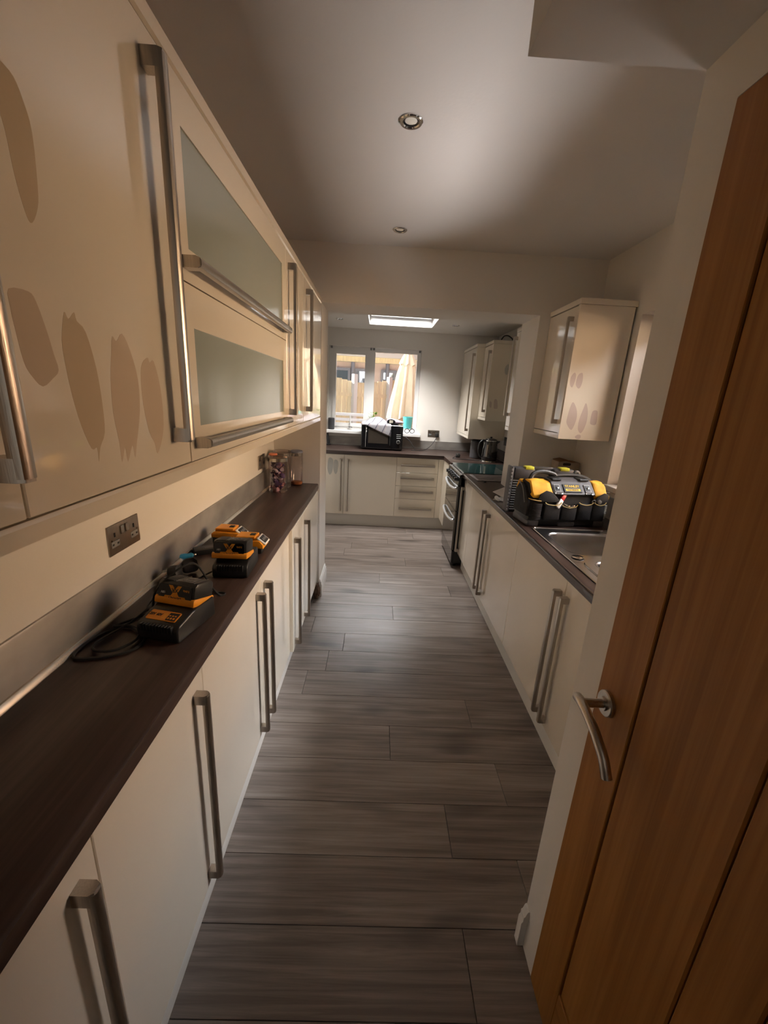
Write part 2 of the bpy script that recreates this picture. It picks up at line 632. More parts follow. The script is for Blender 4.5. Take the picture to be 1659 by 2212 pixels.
# passage wall with the oak door, and its return into the kitchen
DY0, DY1, DZ = -0.031, 0.731, 1.990
bm = bmesh.new()
wallbox(bm, YF, YC, 0, ZC, [(DY0 - 0.03, DY1 + 0.03, 0, DZ + 0.03)], mk_x(XP, XP + 0.11))
bx(bm, XP + 0.11, XR, YC - 0.1, YC, 0, ZC)
struct('wall_passage', bm, 'wall_paint')
# cross wall with the wide opening towards the extension
XNL, XNR = -0.397, 1.020
bm = bmesh.new()
wallbox(bm, XL, XR, 0, ZC + 0.3, [(XNL, XNR, 0, ZB)], mk_y(YN, YN2))
struct('wall_middle', bm, 'wall_paint')
struct('ceiling', box(XL, XR, YF, YN, ZC, ZC + 0.1), 'ceiling_paint')
SX0, SX1, SY0, SY1 = -0.157, 0.562, 4.32, 4.93
bm = bmesh.new()
wallbox(bm, XL, XR, YN2, YB, [(SX0, SX1, SY0, SY1)], lambda bm, a0, a1, b0, b1: bx(bm, a0, a1, b0, b1, ZX, ZX + 0.12))
struct('ceiling.001', bm, 'wall_paint')
struct('trim_1', box(0.2115, XP, YF, YC, 2.0787, ZC), 'ceiling_paint')      # boxed bulkhead over the passage

# roof light: shaft, frame, pane
sk = bmesh.new()
for a in ((SX0 + 0.001, SX0 + 0.012, SY0 + 0.001, SY1 - 0.001), (SX1 - 0.012, SX1 - 0.001, SY0 + 0.001, SY1 - 0.001), (SX0 + 0.012, SX1 - 0.012, SY0 + 0.001, SY0 + 0.012), (SX0 + 0.012, SX1 - 0.012, SY1 - 0.012, SY1 - 0.001)):
    bx(sk, *a, ZX - 0.001, 2.50)
w3 = struct('window_3', sk, 'white_gloss')
fr = bmesh.new()
for a in ((SX0 + 0.012, SX0 + 0.03, SY0 + 0.012, SY1 - 0.012), (SX1 - 0.03, SX1 - 0.012, SY0 + 0.012, SY1 - 0.012), (SX0 + 0.03, SX1 - 0.03, SY0 + 0.012, SY0 + 0.03), (SX0 + 0.03, SX1 - 0.03, SY1 - 0.03, SY1 - 0.012)):
    bx(fr, *a, 2.385, 2.415)
obj('window_frame', fr, 'white_plastic', w3)
obj('window_pane', box(SX0 + 0.03, SX1 - 0.03, SY0 + 0.03, SY1 - 0.03, 2.395, 2.400), 'clear_glass', w3)


def frame_ring(bm, a0, a1, z0, z1, w, mk):
    mk(bm, a0, a0 + w, z0, z1)
    mk(bm, a1 - w, a1, z0, z1)
    mk(bm, a0 + w, a1 - w, z0, z0 + w)
    mk(bm, a0 + w, a1 - w, z1 - w, z1)


# back window
bm = bmesh.new()
mk = mk_y(5.335, 5.395)
frame_ring(bm, BX0, BX1, BZ0 + 0.01, BZ1, 0.045, mk)
mk(bm, -0.152, -0.070, BZ0 + 0.055, BZ1 - 0.045)
w1 = struct('window_1', bm, 'white_gloss')
bm = bmesh.new()
frame_ring(bm, BX0 + 0.045, -0.152, BZ0 + 0.055, BZ1 - 0.045, 0.040, mk_y(5.322, 5.375))
sash = obj('window_sash', bm, 'white_gloss', w1)
bm = bmesh.new()
bx(bm, -0.365, -0.335, 5.305, 5.322, 1.150, 1.19, 0.004)
tube(bm, [(-0.35, 5.30, 1.175), (-0.352, 5.29, 1.215), (-0.356, 5.288, 1.285)], 0.007, 6)
obj('window_handle', bm, 'white_plastic', sash)
for dx in (-0.375, -0.345):
    obj('window_catch', box(dx, dx + 0.022, 5.312, 5.322, 1.125, 1.14, 0.003), 'mid_grey_plastic', sash)
obj('window_pane', box(BX0 + 0.08, -0.187, 5.345, 5.351, BZ0 + 0.09, BZ1 - 0.08), 'clear_glass', w1)
obj('window_pane', box(-0.072, BX1 - 0.043, 5.355, 5.361, BZ0 + 0.05, BZ1 - 0.043), 'clear_glass', w1)
for hx in (-0.615, -0.135, -0.100, 0.462):
    obj('blind_bracket', box(hx, hx + 0.022, 5.30, 5.334, BZ1 - 0.028, BZ1 - 0.002, 0.003), 'mid_grey_plastic', w1)
obj('window_sill', box(-0.668, 0.545, 5.185, 5.335, 1.062, 1.102, 0.006), 'white_gloss', w1)

# side window over the sink
bm = bmesh.new()
mk = mk_x(XR + 0.19, XR + 0.25)
frame_ring(bm, WY0, WY1, WZ0, WZ1, 0.055, mk)
mk(bm, 1.77, 1.83, WZ0 + 0.055, WZ1 - 0.055)
w2 = struct('window_2', bm, 'white_gloss')
obj('window_pane', box(XR + 0.215, XR + 0.221, WY0 + 0.05, 1.775, WZ0 + 0.05, WZ1 - 0.05), 'clear_glass', w2)
obj('window_pane', box(XR + 0.215, XR + 0.221, 1.825, WY1 - 0.05, WZ0 + 0.05, WZ1 - 0.05), 'clear_glass', w2)
obj('window_sill', box(XR - 0.03, XR + 0.19, WY0 - 0.03, WY1 + 0.001, WZ0 - 0.03, WZ0 + 0.002, 0.005), 'white_gloss', w2)

# skirting boards


def skirting(name, x_face, sgn, y0, y1):
    p = [(0, 0), (0.018, 0), (0.018, 0.095), (0.014, 0.102), (0.014, 0.118), (0.010, 0.122), (0.006, 0.138), (0.003, 0.142), (0, 0.142)]
    bm = bmesh.new()
    prism(bm, [(x_face + sgn * a, z) for a, z in p], 'Y', y0, y1)
    return struct(name, bm, 'white_gloss')


skirting('baseboard_right', XP, -1, DY1 + 0.070, YC)
skirting('baseboard_left', XNL, 1, YN + 0.03, YN2)
# torn plaster at the broken end of the skirting
bm = bmesh.new()
bmesh.ops.create_icosphere(bm, subdivisions=4, radius=1.0)
for v in bm.verts:
    d = 1 + 0.35 * noise.noise(v.co * 2.3) + 0.25 * noise.noise(v.co * 6 + Vector((3, 1, 2))) + 0.12 * noise.noise(v.co * 15)
    v.co = Vector((-0.413 + v.co.x * 0.026 * d, 2.872 + v.co.y * 0.026 * d, 0.062 + v.co.z * 0.068 * d))
    if v.co.z < 0.0:
        v.co.z = 0.0
struct('trim_2', bm, 'plaster_broken', angle=80)

# oak door in the passage wall
lin = bmesh.new()
bx(lin, XP - 0.0005, XP + 0.11, DY1 + 0.003, DY1 + 0.030, 0, DZ + 0.03)
bx(lin, XP - 0.0005, XP + 0.11, DY0 - 0.030, DY0 - 0.003, 0, DZ + 0.03)
bx(lin, XP - 0.0005, XP + 0.11, DY0 - 0.003, DY1 + 0.003, DZ + 0.003, DZ + 0.03)
bx(lin, XP + 0.045, XP + 0.11, DY1 - 0.02, DY1 + 0.003, 0, DZ)
d1 = struct('door_1', lin, 'wall_paint')
DX = XP - 0.004
leaf_parts = [('stile', (DX, DX + 0.04, 0.616, DY1, 0.006, DZ), 'oak'), ('stile', (DX, DX + 0.04, DY0, 0.085, 0.006, DZ), 'oak'),
              ('rail', (DX, DX + 0.04, 0.085, 0.616, 0.006, 0.185), 'oak_cross'), ('rail', (DX, DX + 0.04, 0.085, 0.616, 1.875, DZ), 'oak_cross')]
for n_, a, m_ in leaf_parts:
    obj(n_, box(*a, 0.0015), m_, d1)
ys = [0.616, 0.392, 0.300, 0.085]
for a, b in zip(ys, ys[1:]):
    obj('board', box(DX + 0.004, DX + 0.034, b + 0.0012, a - 0.0012, 0.186, 1.874, 0.003), 'oak', d1)
obj('panel_core', box(DX + 0.014, DX + 0.030, 0.085, 0.616, 0.18, 1.88), 'shadow_gap', d1)
HX, HY, HZ = DX, 0.690, 0.962
lev = obj('door_handle', lathe_bm([(0.0265, -0.0002), (0.0265, -0.006), (0.0245, -0.0085), (0.014, -0.0085), (0.014, -0.013), (0.009, -0.013), (0.009, -0.050)], (HX, HY, HZ), 32, 'X'), 'steel', d1)
bm = bmesh.new()
tube(bm, [(HX - 0.052, HY + 0.022, HZ - 0.004), (HX - 0.055, HY + 0.004, HZ + 0.001), (HX - 0.055, HY - 0.025, HZ - 0.004), (HX - 0.053, HY - 0.060, HZ - 0.020),
          (HX - 0.048, HY - 0.090, HZ - 0.048), (HX - 0.044, HY - 0.105, HZ - 0.078)], 0.0098, 14, sub=5)
obj('lever', bm, 'steel', lev)

# ================================================================== KITCHEN UNITS


def vec(n, f, a, z):
    """Point at face coordinate f along n, run coordinate a and height z."""
    return (f, a, z) if n[0] else (a, f, z)


def slab(n, f, t, a0, a1, z0, z1, bev=0.0015):
    """Board whose visible face is at f (normal n), thickness t inwards."""
    s = n[0] + n[1]
    lo, hi = sorted((f, f - s * t))
    return box(lo, hi, a0, a1, z0, z1, bev) if n[0] else box(a0, a1, lo, hi, z0, z1, bev)


def bar_handle(parent, n, f, p0, p1, reach=0.037):
    """D section bar handle between run/height points p0 and p1, standing off face f."""
    s = n[0] + n[1]
    N = Vector((n[0], n[1], 0))
    A, B = Vector(vec(n, f, *p0)), Vector(vec(n, f, *p1))
    d = (B - A).normalized()
    t = N.cross(d).normalized()
    w = 0.0105
    prof = [(-w, reach - 0.015), (w, reach - 0.015), (w, reach - 0.008), (w * 0.8, reach - 0.003), (w * 0.4, reach - 0.0005), (-w * 0.4, reach - 0.0005), (-w * 0.8, reach - 0.003), (-w, reach - 0.008)]
    bm = bmesh.new()
    e0, e1 = A + d * 0.004, B - d * 0.004
    V0 = [bm.verts.new(e0 + t * u + N * v) for u, v in prof]
    V1 = [bm.verts.new(e1 + t * u + N * v) for u, v in prof]
    bm.faces.new(list(reversed(V0)))
    bm.faces.new(V1)
    k = len(prof)
    for i in range(k):
        bm.faces.new((V0[i], V0[(i + 1) % k], V1[(i + 1) % k], V1[i]))
    # end mounts
    mp_ = [(-w, 0.0003), (w, 0.0003), (w, reach - 0.010), (w * 0.6, reach - 0.003), (-w * 0.6, reach - 0.003), (-w, reach - 0.010)]
    for q0, q1 in ((A, A + d * 0.026), (B - d * 0.026, B)):
        V0 = [bm.verts.new(q0 + t * u * 1.06 + N * v) for u, v in mp_]
        V1 = [bm.verts.new(q1 + t * u * 1.06 + N * v) for u, v in mp_]
        bm.faces.new(list(reversed(V0)))
        bm.faces.new(V1)
        k = len(mp_)
        for i in range(k):
            bm.faces.new((V0[i], V0[(i + 1) % k], V1[(i + 1) % k], V1[i]))
    return obj('handle', bm, 'steel', parent)


def cabinet(name, label, n, f, depth_to, a0, a1, z0, z1, fronts, group=None, gap=0.0015, open_top=False):
    """Carcass behind face f, reaching back to depth_to; fronts: (kind, a0, a1, z0, z1, handle p0, p1)."""
    s = n[0] + n[1]
    b = f - s * 0.021
    lo, hi = sorted((b, depth_to))
    cx, cy = ((lo + hi) / 2, (a0 + a1) / 2) if n[0] else ((a0 + a1) / 2, (lo + hi) / 2)
    t = thing(name, label, 'cabinet', (cx, cy, z0), 0, group)
    body = box(lo, hi, a0 + 0.0005, a1 - 0.0005, z0, z1) if n[0] else box(a0 + 0.0005, a1 - 0.0005, lo, hi, z0, z1)
    if open_top:      # sink units: sides, back and bottom only
        body = bmesh.new()
        bx(body, lo, hi, a0 + 0.0005, a0 + 0.0165, z0, z1)
        bx(body, lo, hi, a1 - 0.0165, a1 - 0.0005, z0, z1)
        bx(body, lo, hi, a0 + 0.0165, a1 - 0.0165, z0, z0 + 0.016)
        bx(body, hi - 0.008, hi, a0 + 0.0165, a1 - 0.0165, z0 + 0.016, z1)
    obj('body', body, 'cream_edge', t)
    out = []
    for kind, c0, c1, d0, d1_, h in fronts:
        dr = obj(kind, slab(n, f, 0.019, c0 + gap, c1 - gap, d0, d1_), 'cream_gloss', t)
        if h:
            bar_handle(dr, n, f, *h)
        out.append(dr)
    return t, out


def swatches(parent, n, f, lists, mats):
    s = n[0] + n[1]
    for i, pts in enumerate(lists):
        bm = bmesh.new()
        lo, hi = f - s * 0.0008, f + s * 0.00015
        q = []
        for k in range(len(pts)):      # rounded outline, sharp brush tips kept
            p0, p1, p2, p3 = (Vector(pts[(k + d) % len(pts)]) for d in (-1, 0, 1, 2))
            for tt in (0.0, 0.33, 0.67):
                q.append(0.5 * ((2 * p1) + (p2 - p0) * tt + (2 * p0 - 5 * p1 + 4 * p2 - p3) * tt * tt + (3 * p1 - p0 - 3 * p2 + p3) * tt ** 3))
        pts = [(v.x, v.y) for v in q]
        prism(bm, pts, 'X' if n[0] else 'Y', lo, hi)
        obj('paint_swatch', bm, mats[i % len(mats)], parent)


NX, PX, NY = (-1, 0), (1, 0), (0, -1)
FL, FU = -0.425, -0.398
GB, GU = 'base cabinets along the left wall', 'wall cabinets along the left wall'
zt, zb = 0.866, 0.150
hz = (0.175, 0.806)


def left_base(a0, a1, hy, label, f=FL, h=hz, x0=0.1):
    return cabinet('base_cabinet', label, PX, f, XL + 0.001, a0, a1, 0.151, 0.870, [('door', a0, a1, zb, zt, ((hy, h[0]), (hy, h[1])) if hy is not None else None)], GB)


left_base(0.02, 0.487, 0.440, 'cream base cabinet nearest the viewer under the left dark worktop')
left_base(0.487, 0.906, 0.857, 'cream base cabinet under the coiled charger cable, second nearest on left')
left_base(0.906, 1.443, 1.390, 'cream base cabinet under the nearer charger, its handle at the far edge')
left_base(1.443, 1.962, 1.494, 'cream base cabinet below the farther charger, its handle at the near edge')
left_base(1.962, 2.262, 2.015, 'narrow cream base cabinet standing proud of its neighbours on the left', f=-0.4075)
left_base(2.262, 2.872, 2.312, 'farthest cream base cabinet on the left, against the broken skirting', f=-0.4075, h=(0.175, 0.815))
tag(obj('plinth', box(-0.470, -0.455, 0.02, 2.86, 0.0, 0.149), 'plinth_white'), 'pale plinth board under the left base cabinets', 'plinth')

# worktop, left: rounded front edge
bm = bmesh.new()
p = [(XL + 0.001, 0.8715), (-0.412, 0.8715), (-0.4065, 0.877), (-0.4065, 0.901), (-0.4085, 0.9072), (-0.4145, 0.910), (XL + 0.001, 0.910)]
prism(bm, p, 'Y', -0.02, YN - 0.001)
wt = tag(obj('worktop', bm, 'worktop_wood'), 'long dark brown wood worktop along the left wall with chargers on it', 'worktop')
bm = bmesh.new()
prism(bm, [(XL + 0.0005, 0.9105), (-0.714, 0.9105), (-0.714, 1.032), (-0.716, 1.036), (XL + 0.0005, 1.036)], 'Y', -0.02, YN - 0.001)
us = tag(obj('upstand', bm, 'upstand_metal'), 'smeared grey metal upstand strip behind the left worktop', 'upstand')
bm = bmesh.new()
prism(bm, [(-0.7139, 0.9103), (-0.701, 0.9103), (-0.7015, 0.914), (-0.710, 0.924), (-0.7139, 0.925)], 'Y', -0.02, YN - 0.001)
obj('sealing_bead', bm, 'bead_metal', us)

# wall cabinets, left
uz0, uz1 = 1.3860, 2.0865


def left_wall(a0, a1, hy, label, h=(1.437, 2.047)):
    return cabinet('wall_cabinet', label, PX, FU, XL + 0.001, a0, a1, 1.384, 2.090, [('door', a0, a1, uz0, uz1, ((hy, h[0]), (hy, h[1])))], GU)


left_wall(-0.02, 0.455, 0.428, 'cream wall cabinet nearest the viewer at the left picture edge', h=(1.437, 2.047))
SW_U2 = [[(0.515, 1.852), (0.524, 1.849), (0.538, 1.845), (0.547, 1.829), (0.553, 1.804), (0.549, 1.752), (0.544, 1.729), (0.532, 1.71), (0.525, 1.716), (0.518, 1.749), (0.515, 1.788), (0.509, 1.816)], [(0.484, 1.633), (0.51, 1.636), (0.519, 1.627), (0.528, 1.597), (0.533, 1.573), (0.537, 1.554), (0.526, 1.544), (0.508, 1.534), (0.495, 1.545), (0.487, 1.56), (0.483, 1.595), (0.482, 1.614)], [(0.561, 1.624), (0.567, 1.617), (0.579, 1.627), (0.582, 1.617), (0.596, 1.606), (0.608, 1.561), (0.611, 1.512), (0.608, 1.472), (0.594, 1.452), (0.587, 1.432), (0.587, 1.452), (0.576, 1.452), (0.562, 1.485), (0.554, 1.521), (0.55, 1.557), (0.55, 1.59)], [(0.653, 1.608), (0.662, 1.602), (0.678, 1.615), (0.695, 1.592), (0.708, 1.55), (0.704, 1.499), (0.685, 1.448), (0.676, 1.425), (0.672, 1.446), (0.655, 1.421), (0.652, 1.445), (0.64, 1.423), (0.639, 1.453), (0.633, 1.499), (0.637, 1.548), (0.646, 1.584)], [(0.725, 1.575), (0.744, 1.586), (0.749, 1.578), (0.763, 1.581), (0.777, 1.538), (0.778, 1.481), (0.767, 1.447), (0.746, 1.422), (0.74, 1.442), (0.726, 1.462), (0.716, 1.509), (0.717, 1.551)]]
t, ds = left_wall(0.455, 0.880, 0.818, 'cream wall cabinet door daubed with paint tester patches on the left')
swatches(ds[0], PX, FU, SW_U2, ['sample_taupe', 'sample_stone', 'sample_taupe', 'sample_stone', 'sample_stone'])

# lift-up unit with two frosted glass flaps
t = thing('wall_cabinet', 'wide cream wall cabinet with two frosted glass lift-up flaps', 'cabinet', (-0.56, 1.36, 1.384), 0, GU)
obj('body', box(XL + 0.001, FU - 0.021, 0.8805, 1.8345, 1.384, 2.090), 'cream_edge', t)
for z0, z1, g0, g1, hz_ in ((1.7445, uz1, 1.808, 2.012, 1.778), (uz0, 1.7415, 1.459, 1.660, 1.424)):
    a0, a1, g_a0, g_a1 = 0.8815, 1.8335, 0.938, 1.768
    bm = bmesh.new()
    mkf = mk_x(FU - 0.019, FU)
    mkf(bm, a0, g_a0, z0, z1)
    mkf(bm, g_a1, a1, z0, z1)
    mkf(bm, g_a0, g_a1, z0, g0)
    mkf(bm, g_a0, g_a1, g1, z1)
    bmesh.ops.remove_doubles(bm, verts=bm.verts[:], dist=1e-5)
    fl = obj('flap', bm, 'cream_gloss', t)
    obj('glass_panel', box(FU - 0.012, FU - 0.003, g_a0 - 0.001, g_a1 + 0.001, g0 - 0.001, g1 + 0.001), 'frosted_glass', fl)
    bar_handle(fl, PX, FU, (0.905, hz_), (1.790, hz_))
left_wall(1.835, 2.225, 1.885, 'glossy cream wall cabinet just beyond the frosted glass flaps', h=(1.44, 2.045))
left_wall(2.225, 2.872, 2.312, 'last glossy cream wall cabinet on the left, mirroring the garden window', h=(1.44, 2.045))
bm = bmesh.new()
prism(bm, [(XL + 0.002, 1.3565), (FU, 1.3565), (FU, 1.378), (FU - 0.004, 1.3825), (XL + 0.002, 1.3825)], 'Y', -0.02, YN - 0.002)
tag(obj('pelmet', bm, 'cream_gloss'), 'cream light pelmet running under the left wall cabinets', 'pelmet')
bm = bmesh.new()
prism(bm, [(XL + 0.002, 2.0915), (FU - 0.004, 2.0915), (FU + 0.001, 2.096), (FU + 0.001, 2.122), (XL + 0.002, 2.122)], 'Y', -0.02, YN - 0.002)
tag(obj('cornice', bm, 'cream_gloss'), 'cream cornice strip capping the left wall cabinets', 'cornice')

# base cabinets, right
FR = 0.810
GR = 'base cabinets along the right wall'
PLX = 0.855
hr = (0.178, 0.795)


def right_base(a0, a1, hy, label, d0=zb, back=XR - 0.001, ot=False):
    return cabinet('base_cabinet', label, NX, FR, back, a0, a1, 0.151, 0.870, [('door', a0, a1, d0, zt, ((hy, hr[0]), (hy, hr[1])))], GR, open_top=ot)


right_base(0.93, 1.520, 1.488, 'cream base cabinet half hidden by the doorway wall on the right', ot=True)
right_base(1.520, 2.122, 1.556, 'cream base cabinet under the steel sink bowl', ot=True)
t, ds = right_base(2.122, 2.748, 2.700, 'cream base cabinet under the tool bag, small smear by its top')
swatches(ds[0], NX, FR, [[(2.572, 0.814), (2.501, 0.832), (2.502, 0.81), (2.527, 0.797), (2.557, 0.797)]], ['sample_mauve'])
right_base(2.748, 3.290, 2.800, 'cream base cabinet below the papers on the right worktop', back=XNR - 0.001)
right_base(3.290, 3.590, 3.555, 'narrow cream base cabinet next to the black cooker')
tag(obj('plinth', box(PLX, PLX + 0.015, 0.93, 3.585, 0.0, 0.149), 'plinth_white'), 'pale plinth board under the right base cabinets', 'plinth')

# base units, back wall
FB = 4.722
GK = 'base cabinets under the garden window'
t, ds = cabinet('base_cabinet', 'cream base cabinet with grey paint tester patches left below the garden window', NY, FB, YB - 0.001, XL + 0.001, -0.370, 0.151, 0.870,
                [('door', XL + 0.004, -0.370, zb, zt, ((-0.408, 0.190), (-0.408, 0.815)))], GK)
swatches(ds[0], NY, FB, [[(-0.55, 0.817), (-0.498, 0.795), (-0.507, 0.663), (-0.539, 0.62), (-0.564, 0.693)], [(-0.485, 0.796), (-0.442, 0.782), (-0.446, 0.666), (-0.473, 0.632), (-0.496, 0.697)]], ['sample_grey'])
cabinet('base_cabinet', 'wide plain cream base cabinet under the black microwave', NY, FB, YB - 0.001, -0.370, 0.243, 0.151, 0.870,
        [('door', -0.370, 0.243, zb, zt, ((-0.326, 0.190), (-0.326, 0.818)))], GK)
fr_ = []
for z0, z1, h in ((0.692, 0.866, 0.778), (0.532, 0.689, 0.627), (0.374, 0.529, 0.466), (0.150, 0.371, 0.254)):
    fr_.append(('drawer', 0.243, 0.733, z0, z1, ((0.295, h), (0.692, h))))
cabinet('drawer_unit', 'cream four drawer unit right of the microwave', NY, FB, YB - 0.001, 0.243, 0.733, 0.151, 0.870, fr_, GK)
t = thing('corner_filler', 'cream corner filler boards between the drawers and the cooker', 'filler', (0.80, 4.72, zb))
obj('board', box(0.7345, 0.812, FB, FB + 0.02, zb, zt, 0.001), 'cream_gloss', t)
obj('board', box(0.793, 0.812, 4.215, FB - 0.0005, zb, zt, 0.001), 'cream_gloss', t)
tag(obj('plinth', box(XL + 0.002, 0.90, FB + 0.045, FB + 0.060, 0, 0.149), 'plinth_white'), 'pale plinth board below the garden window cabinets', 'plinth')
tag(obj('plinth', box(0.862, 0.877, 4.215, FB + 0.044, 0, 0.149), 'plinth_white'), 'short pale plinth board between cooker and corner', 'plinth')

# worktops back and right
bm = bmesh.new()
prism(bm, [(XL + 0.001, 4.7025), (0.785, 4.7025), (0.785, 4.204), (XR - 0.001, 4.204), (XR - 0.001, YB - 0.001), (XL + 0.001, YB - 0.001)], 'Z', 0.8715, 0.910, 0.003, 2)
tag(obj('worktop', bm, 'worktop_wood_x'), 'dark L-shaped worktop under the garden window', 'worktop')
bm = bmesh.new()
bx(bm, XL + 0.001, XR - 0.001, YB - 0.014, YB - 0.0005, 0.9105, 1.018, 0.002)
tag(obj('upstand', bm, 'upstand_metal'), 'grey metal upstand below the garden window', 'upstand')
bm = bmesh.new()
bx(bm, XR - 0.014, XR - 0.0005, 3.60, YB - 0.015, 0.9205, 1.025, 0.002)
tag(obj('upstand', bm, 'worktop_wood'), 'dark upstand behind the kettle on the right wall', 'upstand')
SKX0, SKX1, SKY0, SKY1 = 0.856, 1.312, 1.02, 2.042
bm = bmesh.new()
wallbox(bm, 0.830, 3.590, 0.7965, XR - 0.001, [(SKY0, SKY1, SKX0, SKX1), (YN - 0.0005, YN2 + 0.0005, XNR - 0.0005, XR - 0.001)], lambda bm, a0, a1, b0, b1: bx(bm, b0, b1, a0, a1, 0.8715, 0.910))
wr = tag(obj('worktop', bm, 'worktop_wood'), 'dark worktop along the right wall holding sink and tool bag', 'worktop')
bm = bmesh.new()
nose = [(0.7965, 0.8715), (0.790, 0.8715), (0.785, 0.877)] + [(0.793 - 0.008 * math.cos(a), 0.902 + 0.008 * math.sin(a)) for a in [math.radians(15 * k) for k in range(7)]] + [(0.7965, 0.910)]
prism(bm, nose, 'Y', 0.830, 3.590)
obj('front_edge', bm, 'worktop_edge', wr)
bm = bmesh.new()
bx(bm, XR - 0.014, XR - 0.0005, 0.83, YN - 0.001, 0.9105, 1.036, 0.002)
tag(obj('upstand', bm, 'upstand_metal'), 'grey upstand on the right wall below the side window', 'upstand')

# sink: deck with holes, bowls
sk = thing('sink', 'stainless steel sink with one and a half bowls beside the tool bag', 'sink', (1.08, 1.53, 0.91))


def rrect(x0, x1, y0, y1, r, n=5):
    out = []
    for cx, cy, a in ((x1 - r, y1 - r, 0), (x0 + r, y1 - r, 90), (x0 + r, y0 + r, 180), (x1 - r, y0 + r, 270)):
        for k in range(n + 1):
            t_ = math.radians(a + 90 * k / n)
            out.append((cx + r * math.cos(t_), cy + r * math.sin(t_)))
    return out


def bowl(name, x0, x1, y0, y1, r, depth):
    bm = bmesh.new()
    lv = [(0.006, 0.9135, r), (0.0, 0.9125, r), (-0.006, 0.902, r), (-0.012, 0.91 - depth * 0.7, r), (-0.030, 0.91 - depth, r), (-0.075, 0.91 - depth - 0.004, r)]
    rings = []
    for g_, z, rr in lv:
        rings.append([bm.verts.new((x, y, z)) for x, y in rrect(x0 - g_, x1 + g_, y0 - g_, y1 + g_, max(0.012, rr + g_), 7)])
    for A, B in zip(rings, rings[1:]):
        for k in range(len(A)):
            bm.faces.new((A[k], A[(k + 1) % len(A)], B[(k + 1) % len(B)], B[k]))
    bm.faces.new(rings[-1])
    b_ = obj(name, bm, 'sink_steel', sk, angle=60)
    cx, cy = (x0 + x1) / 2, (y0 + y1) / 2
    obj('waste', lathe_bm([(0.0, 0.003), (0.012, 0.004), (0.030, 0.005), (0.036, 0.003), (0.036, 0.0)], (cx, cy, 0.91 - depth - 0.0035), 20), 'chrome', b_)


MB_ = (0.885, 1.285, 1.675, 1.988)
HB_ = (0.940, 1.200, 1.410, 1.600)
bm = bmesh.new()
wallbox(bm, 0.846, 1.322, 1.010, 2.052, [MB_, HB_], lambda bm, a0, a1, b0, b1: bx(bm, a0, a1, b0, b1, 0.9105, 0.9130))
obj('deck', bm, 'sink_steel', sk)
bm = bmesh.new()
tube(bm, [(x, y, 0.9128) for x, y in rrect(0.848, 1.320, 1.012, 2.050, 0.02)], 0.0035, 6, closed=True)
obj('rim', bm, 'steel_bright', sk)
for (q0, q1, p0, p1), r_ in ((MB_, 0.075), (HB_, 0.050)):
    for cx, cy, sx_, sy_ in ((q0, p0, 1, 1), (q1, p0, -1, 1), (q0, p1, 1, -1), (q1, p1, -1, -1)):
        arc = [(cx + sx_ * r_ * (1 - math.cos(a)), cy + sy_ * r_ * (1 - math.sin(a))) for a in [math.radians(15 * k) for k in range(7)]]
        obj('deck_corner', prism_bm([(cx, cy)] + arc, 'Z', 0.9106, 0.9129), 'sink_steel', sk)
bowl('bowl', *MB_, 0.075, 0.150)
bowl('half_bowl', *HB_, 0.050, 0.110)
bm = bmesh.new()
for i in range(7):
    x = 0.925 + i * 0.055
    tube(bm, [(x, 1.06, 0.9135), (x, 1.37, 0.9135)], 0.0045, 6)
tube(bm, [(0.885, 1.06, 0.9135), (0.885, 1.50, 0.9135), (0.898, 1.575, 0.9135)], 0.004, 6, sub=3)
obj('drainer_ribs', bm, 'steel_bright', sk)
tag(obj('plug_strainer', lathe_bm([(0.0, 0.9140), (0.024, 0.9140), (0.027, 0.9160), (0.024, 0.9175), (0.010, 0.9172), (0.0, 0.9185)], (0.897, 1.636, 0), 22, cap=False), 'chrome'),
    'small round chrome strainer lying on the sink deck', 'strainer')

# ------------------------------------------------------------------ cooker
ck = thing('cooker', 'black freestanding double oven cooker with closed glass lid', 'cooker', (1.07, 3.895, 0))
CY0, CY1, CXF = 3.600, 4.192, 0.775
obj('body', box(CXF, 1.385, CY0, CY1, 0.035, 0.880, 0.004), 'black_plastic', ck)
obj('kick_panel', box(CXF - 0.018, CXF, CY0, CY1, 0.035, 0.165, 0.003), 'black_gloss', ck)
for z0, z1, hz_ in ((0.555, 0.790, 0.758), (0.170, 0.550, 0.455)):
    dr = obj('oven_door', box(CXF - 0.024, CXF, CY0 + 0.003, CY1 - 0.003, z0, z1, 0.005), 'oven_glass', ck)
    bm = bmesh.new()
    pts = [(CXF - 0.026, CY0 + 0.03, hz_ + 0.01), (CXF - 0.040, CY0 + 0.05, hz_ + 0.004), (CXF - 0.048, CY0 + 0.18, hz_ - 0.010), (CXF - 0.050, (CY0 + CY1) / 2, hz_ - 0.014),
           (CXF - 0.048, CY1 - 0.18, hz_ - 0.010), (CXF - 0.040, CY1 - 0.05, hz_ + 0.004), (CXF - 0.026, CY1 - 0.03, hz_ + 0.01)]
    tube(bm, pts, 0.011, 8, sub=4)
    obj('handle', bm, 'handle_silver', dr)
bm = bmesh.new()
prism(bm, [(CXF - 0.024, 0.795), (CXF - 0.012, 0.895), (CXF + 0.03, 0.905), (CXF + 0.03, 0.795)], 'Y', CY0, CY1)
cp = obj('control_panel', bm, 'black_gloss', ck)
for i in range(6):
    y = CY0 + 0.075 + i * 0.09
    kb = obj('knob', lathe_bm([(0.0235, 0.0), (0.0235, -0.008), (0.019, -0.011), (0.017, -0.030), (0.0, -0.032)], (CXF - 0.017, y, 0.846), 16, 'X'), 'black_plastic', ck)
    obj('pointer', box(CXF - 0.051, CXF - 0.046, y - 0.002, y + 0.002, 0.850, 0.864), 'chrome', kb)
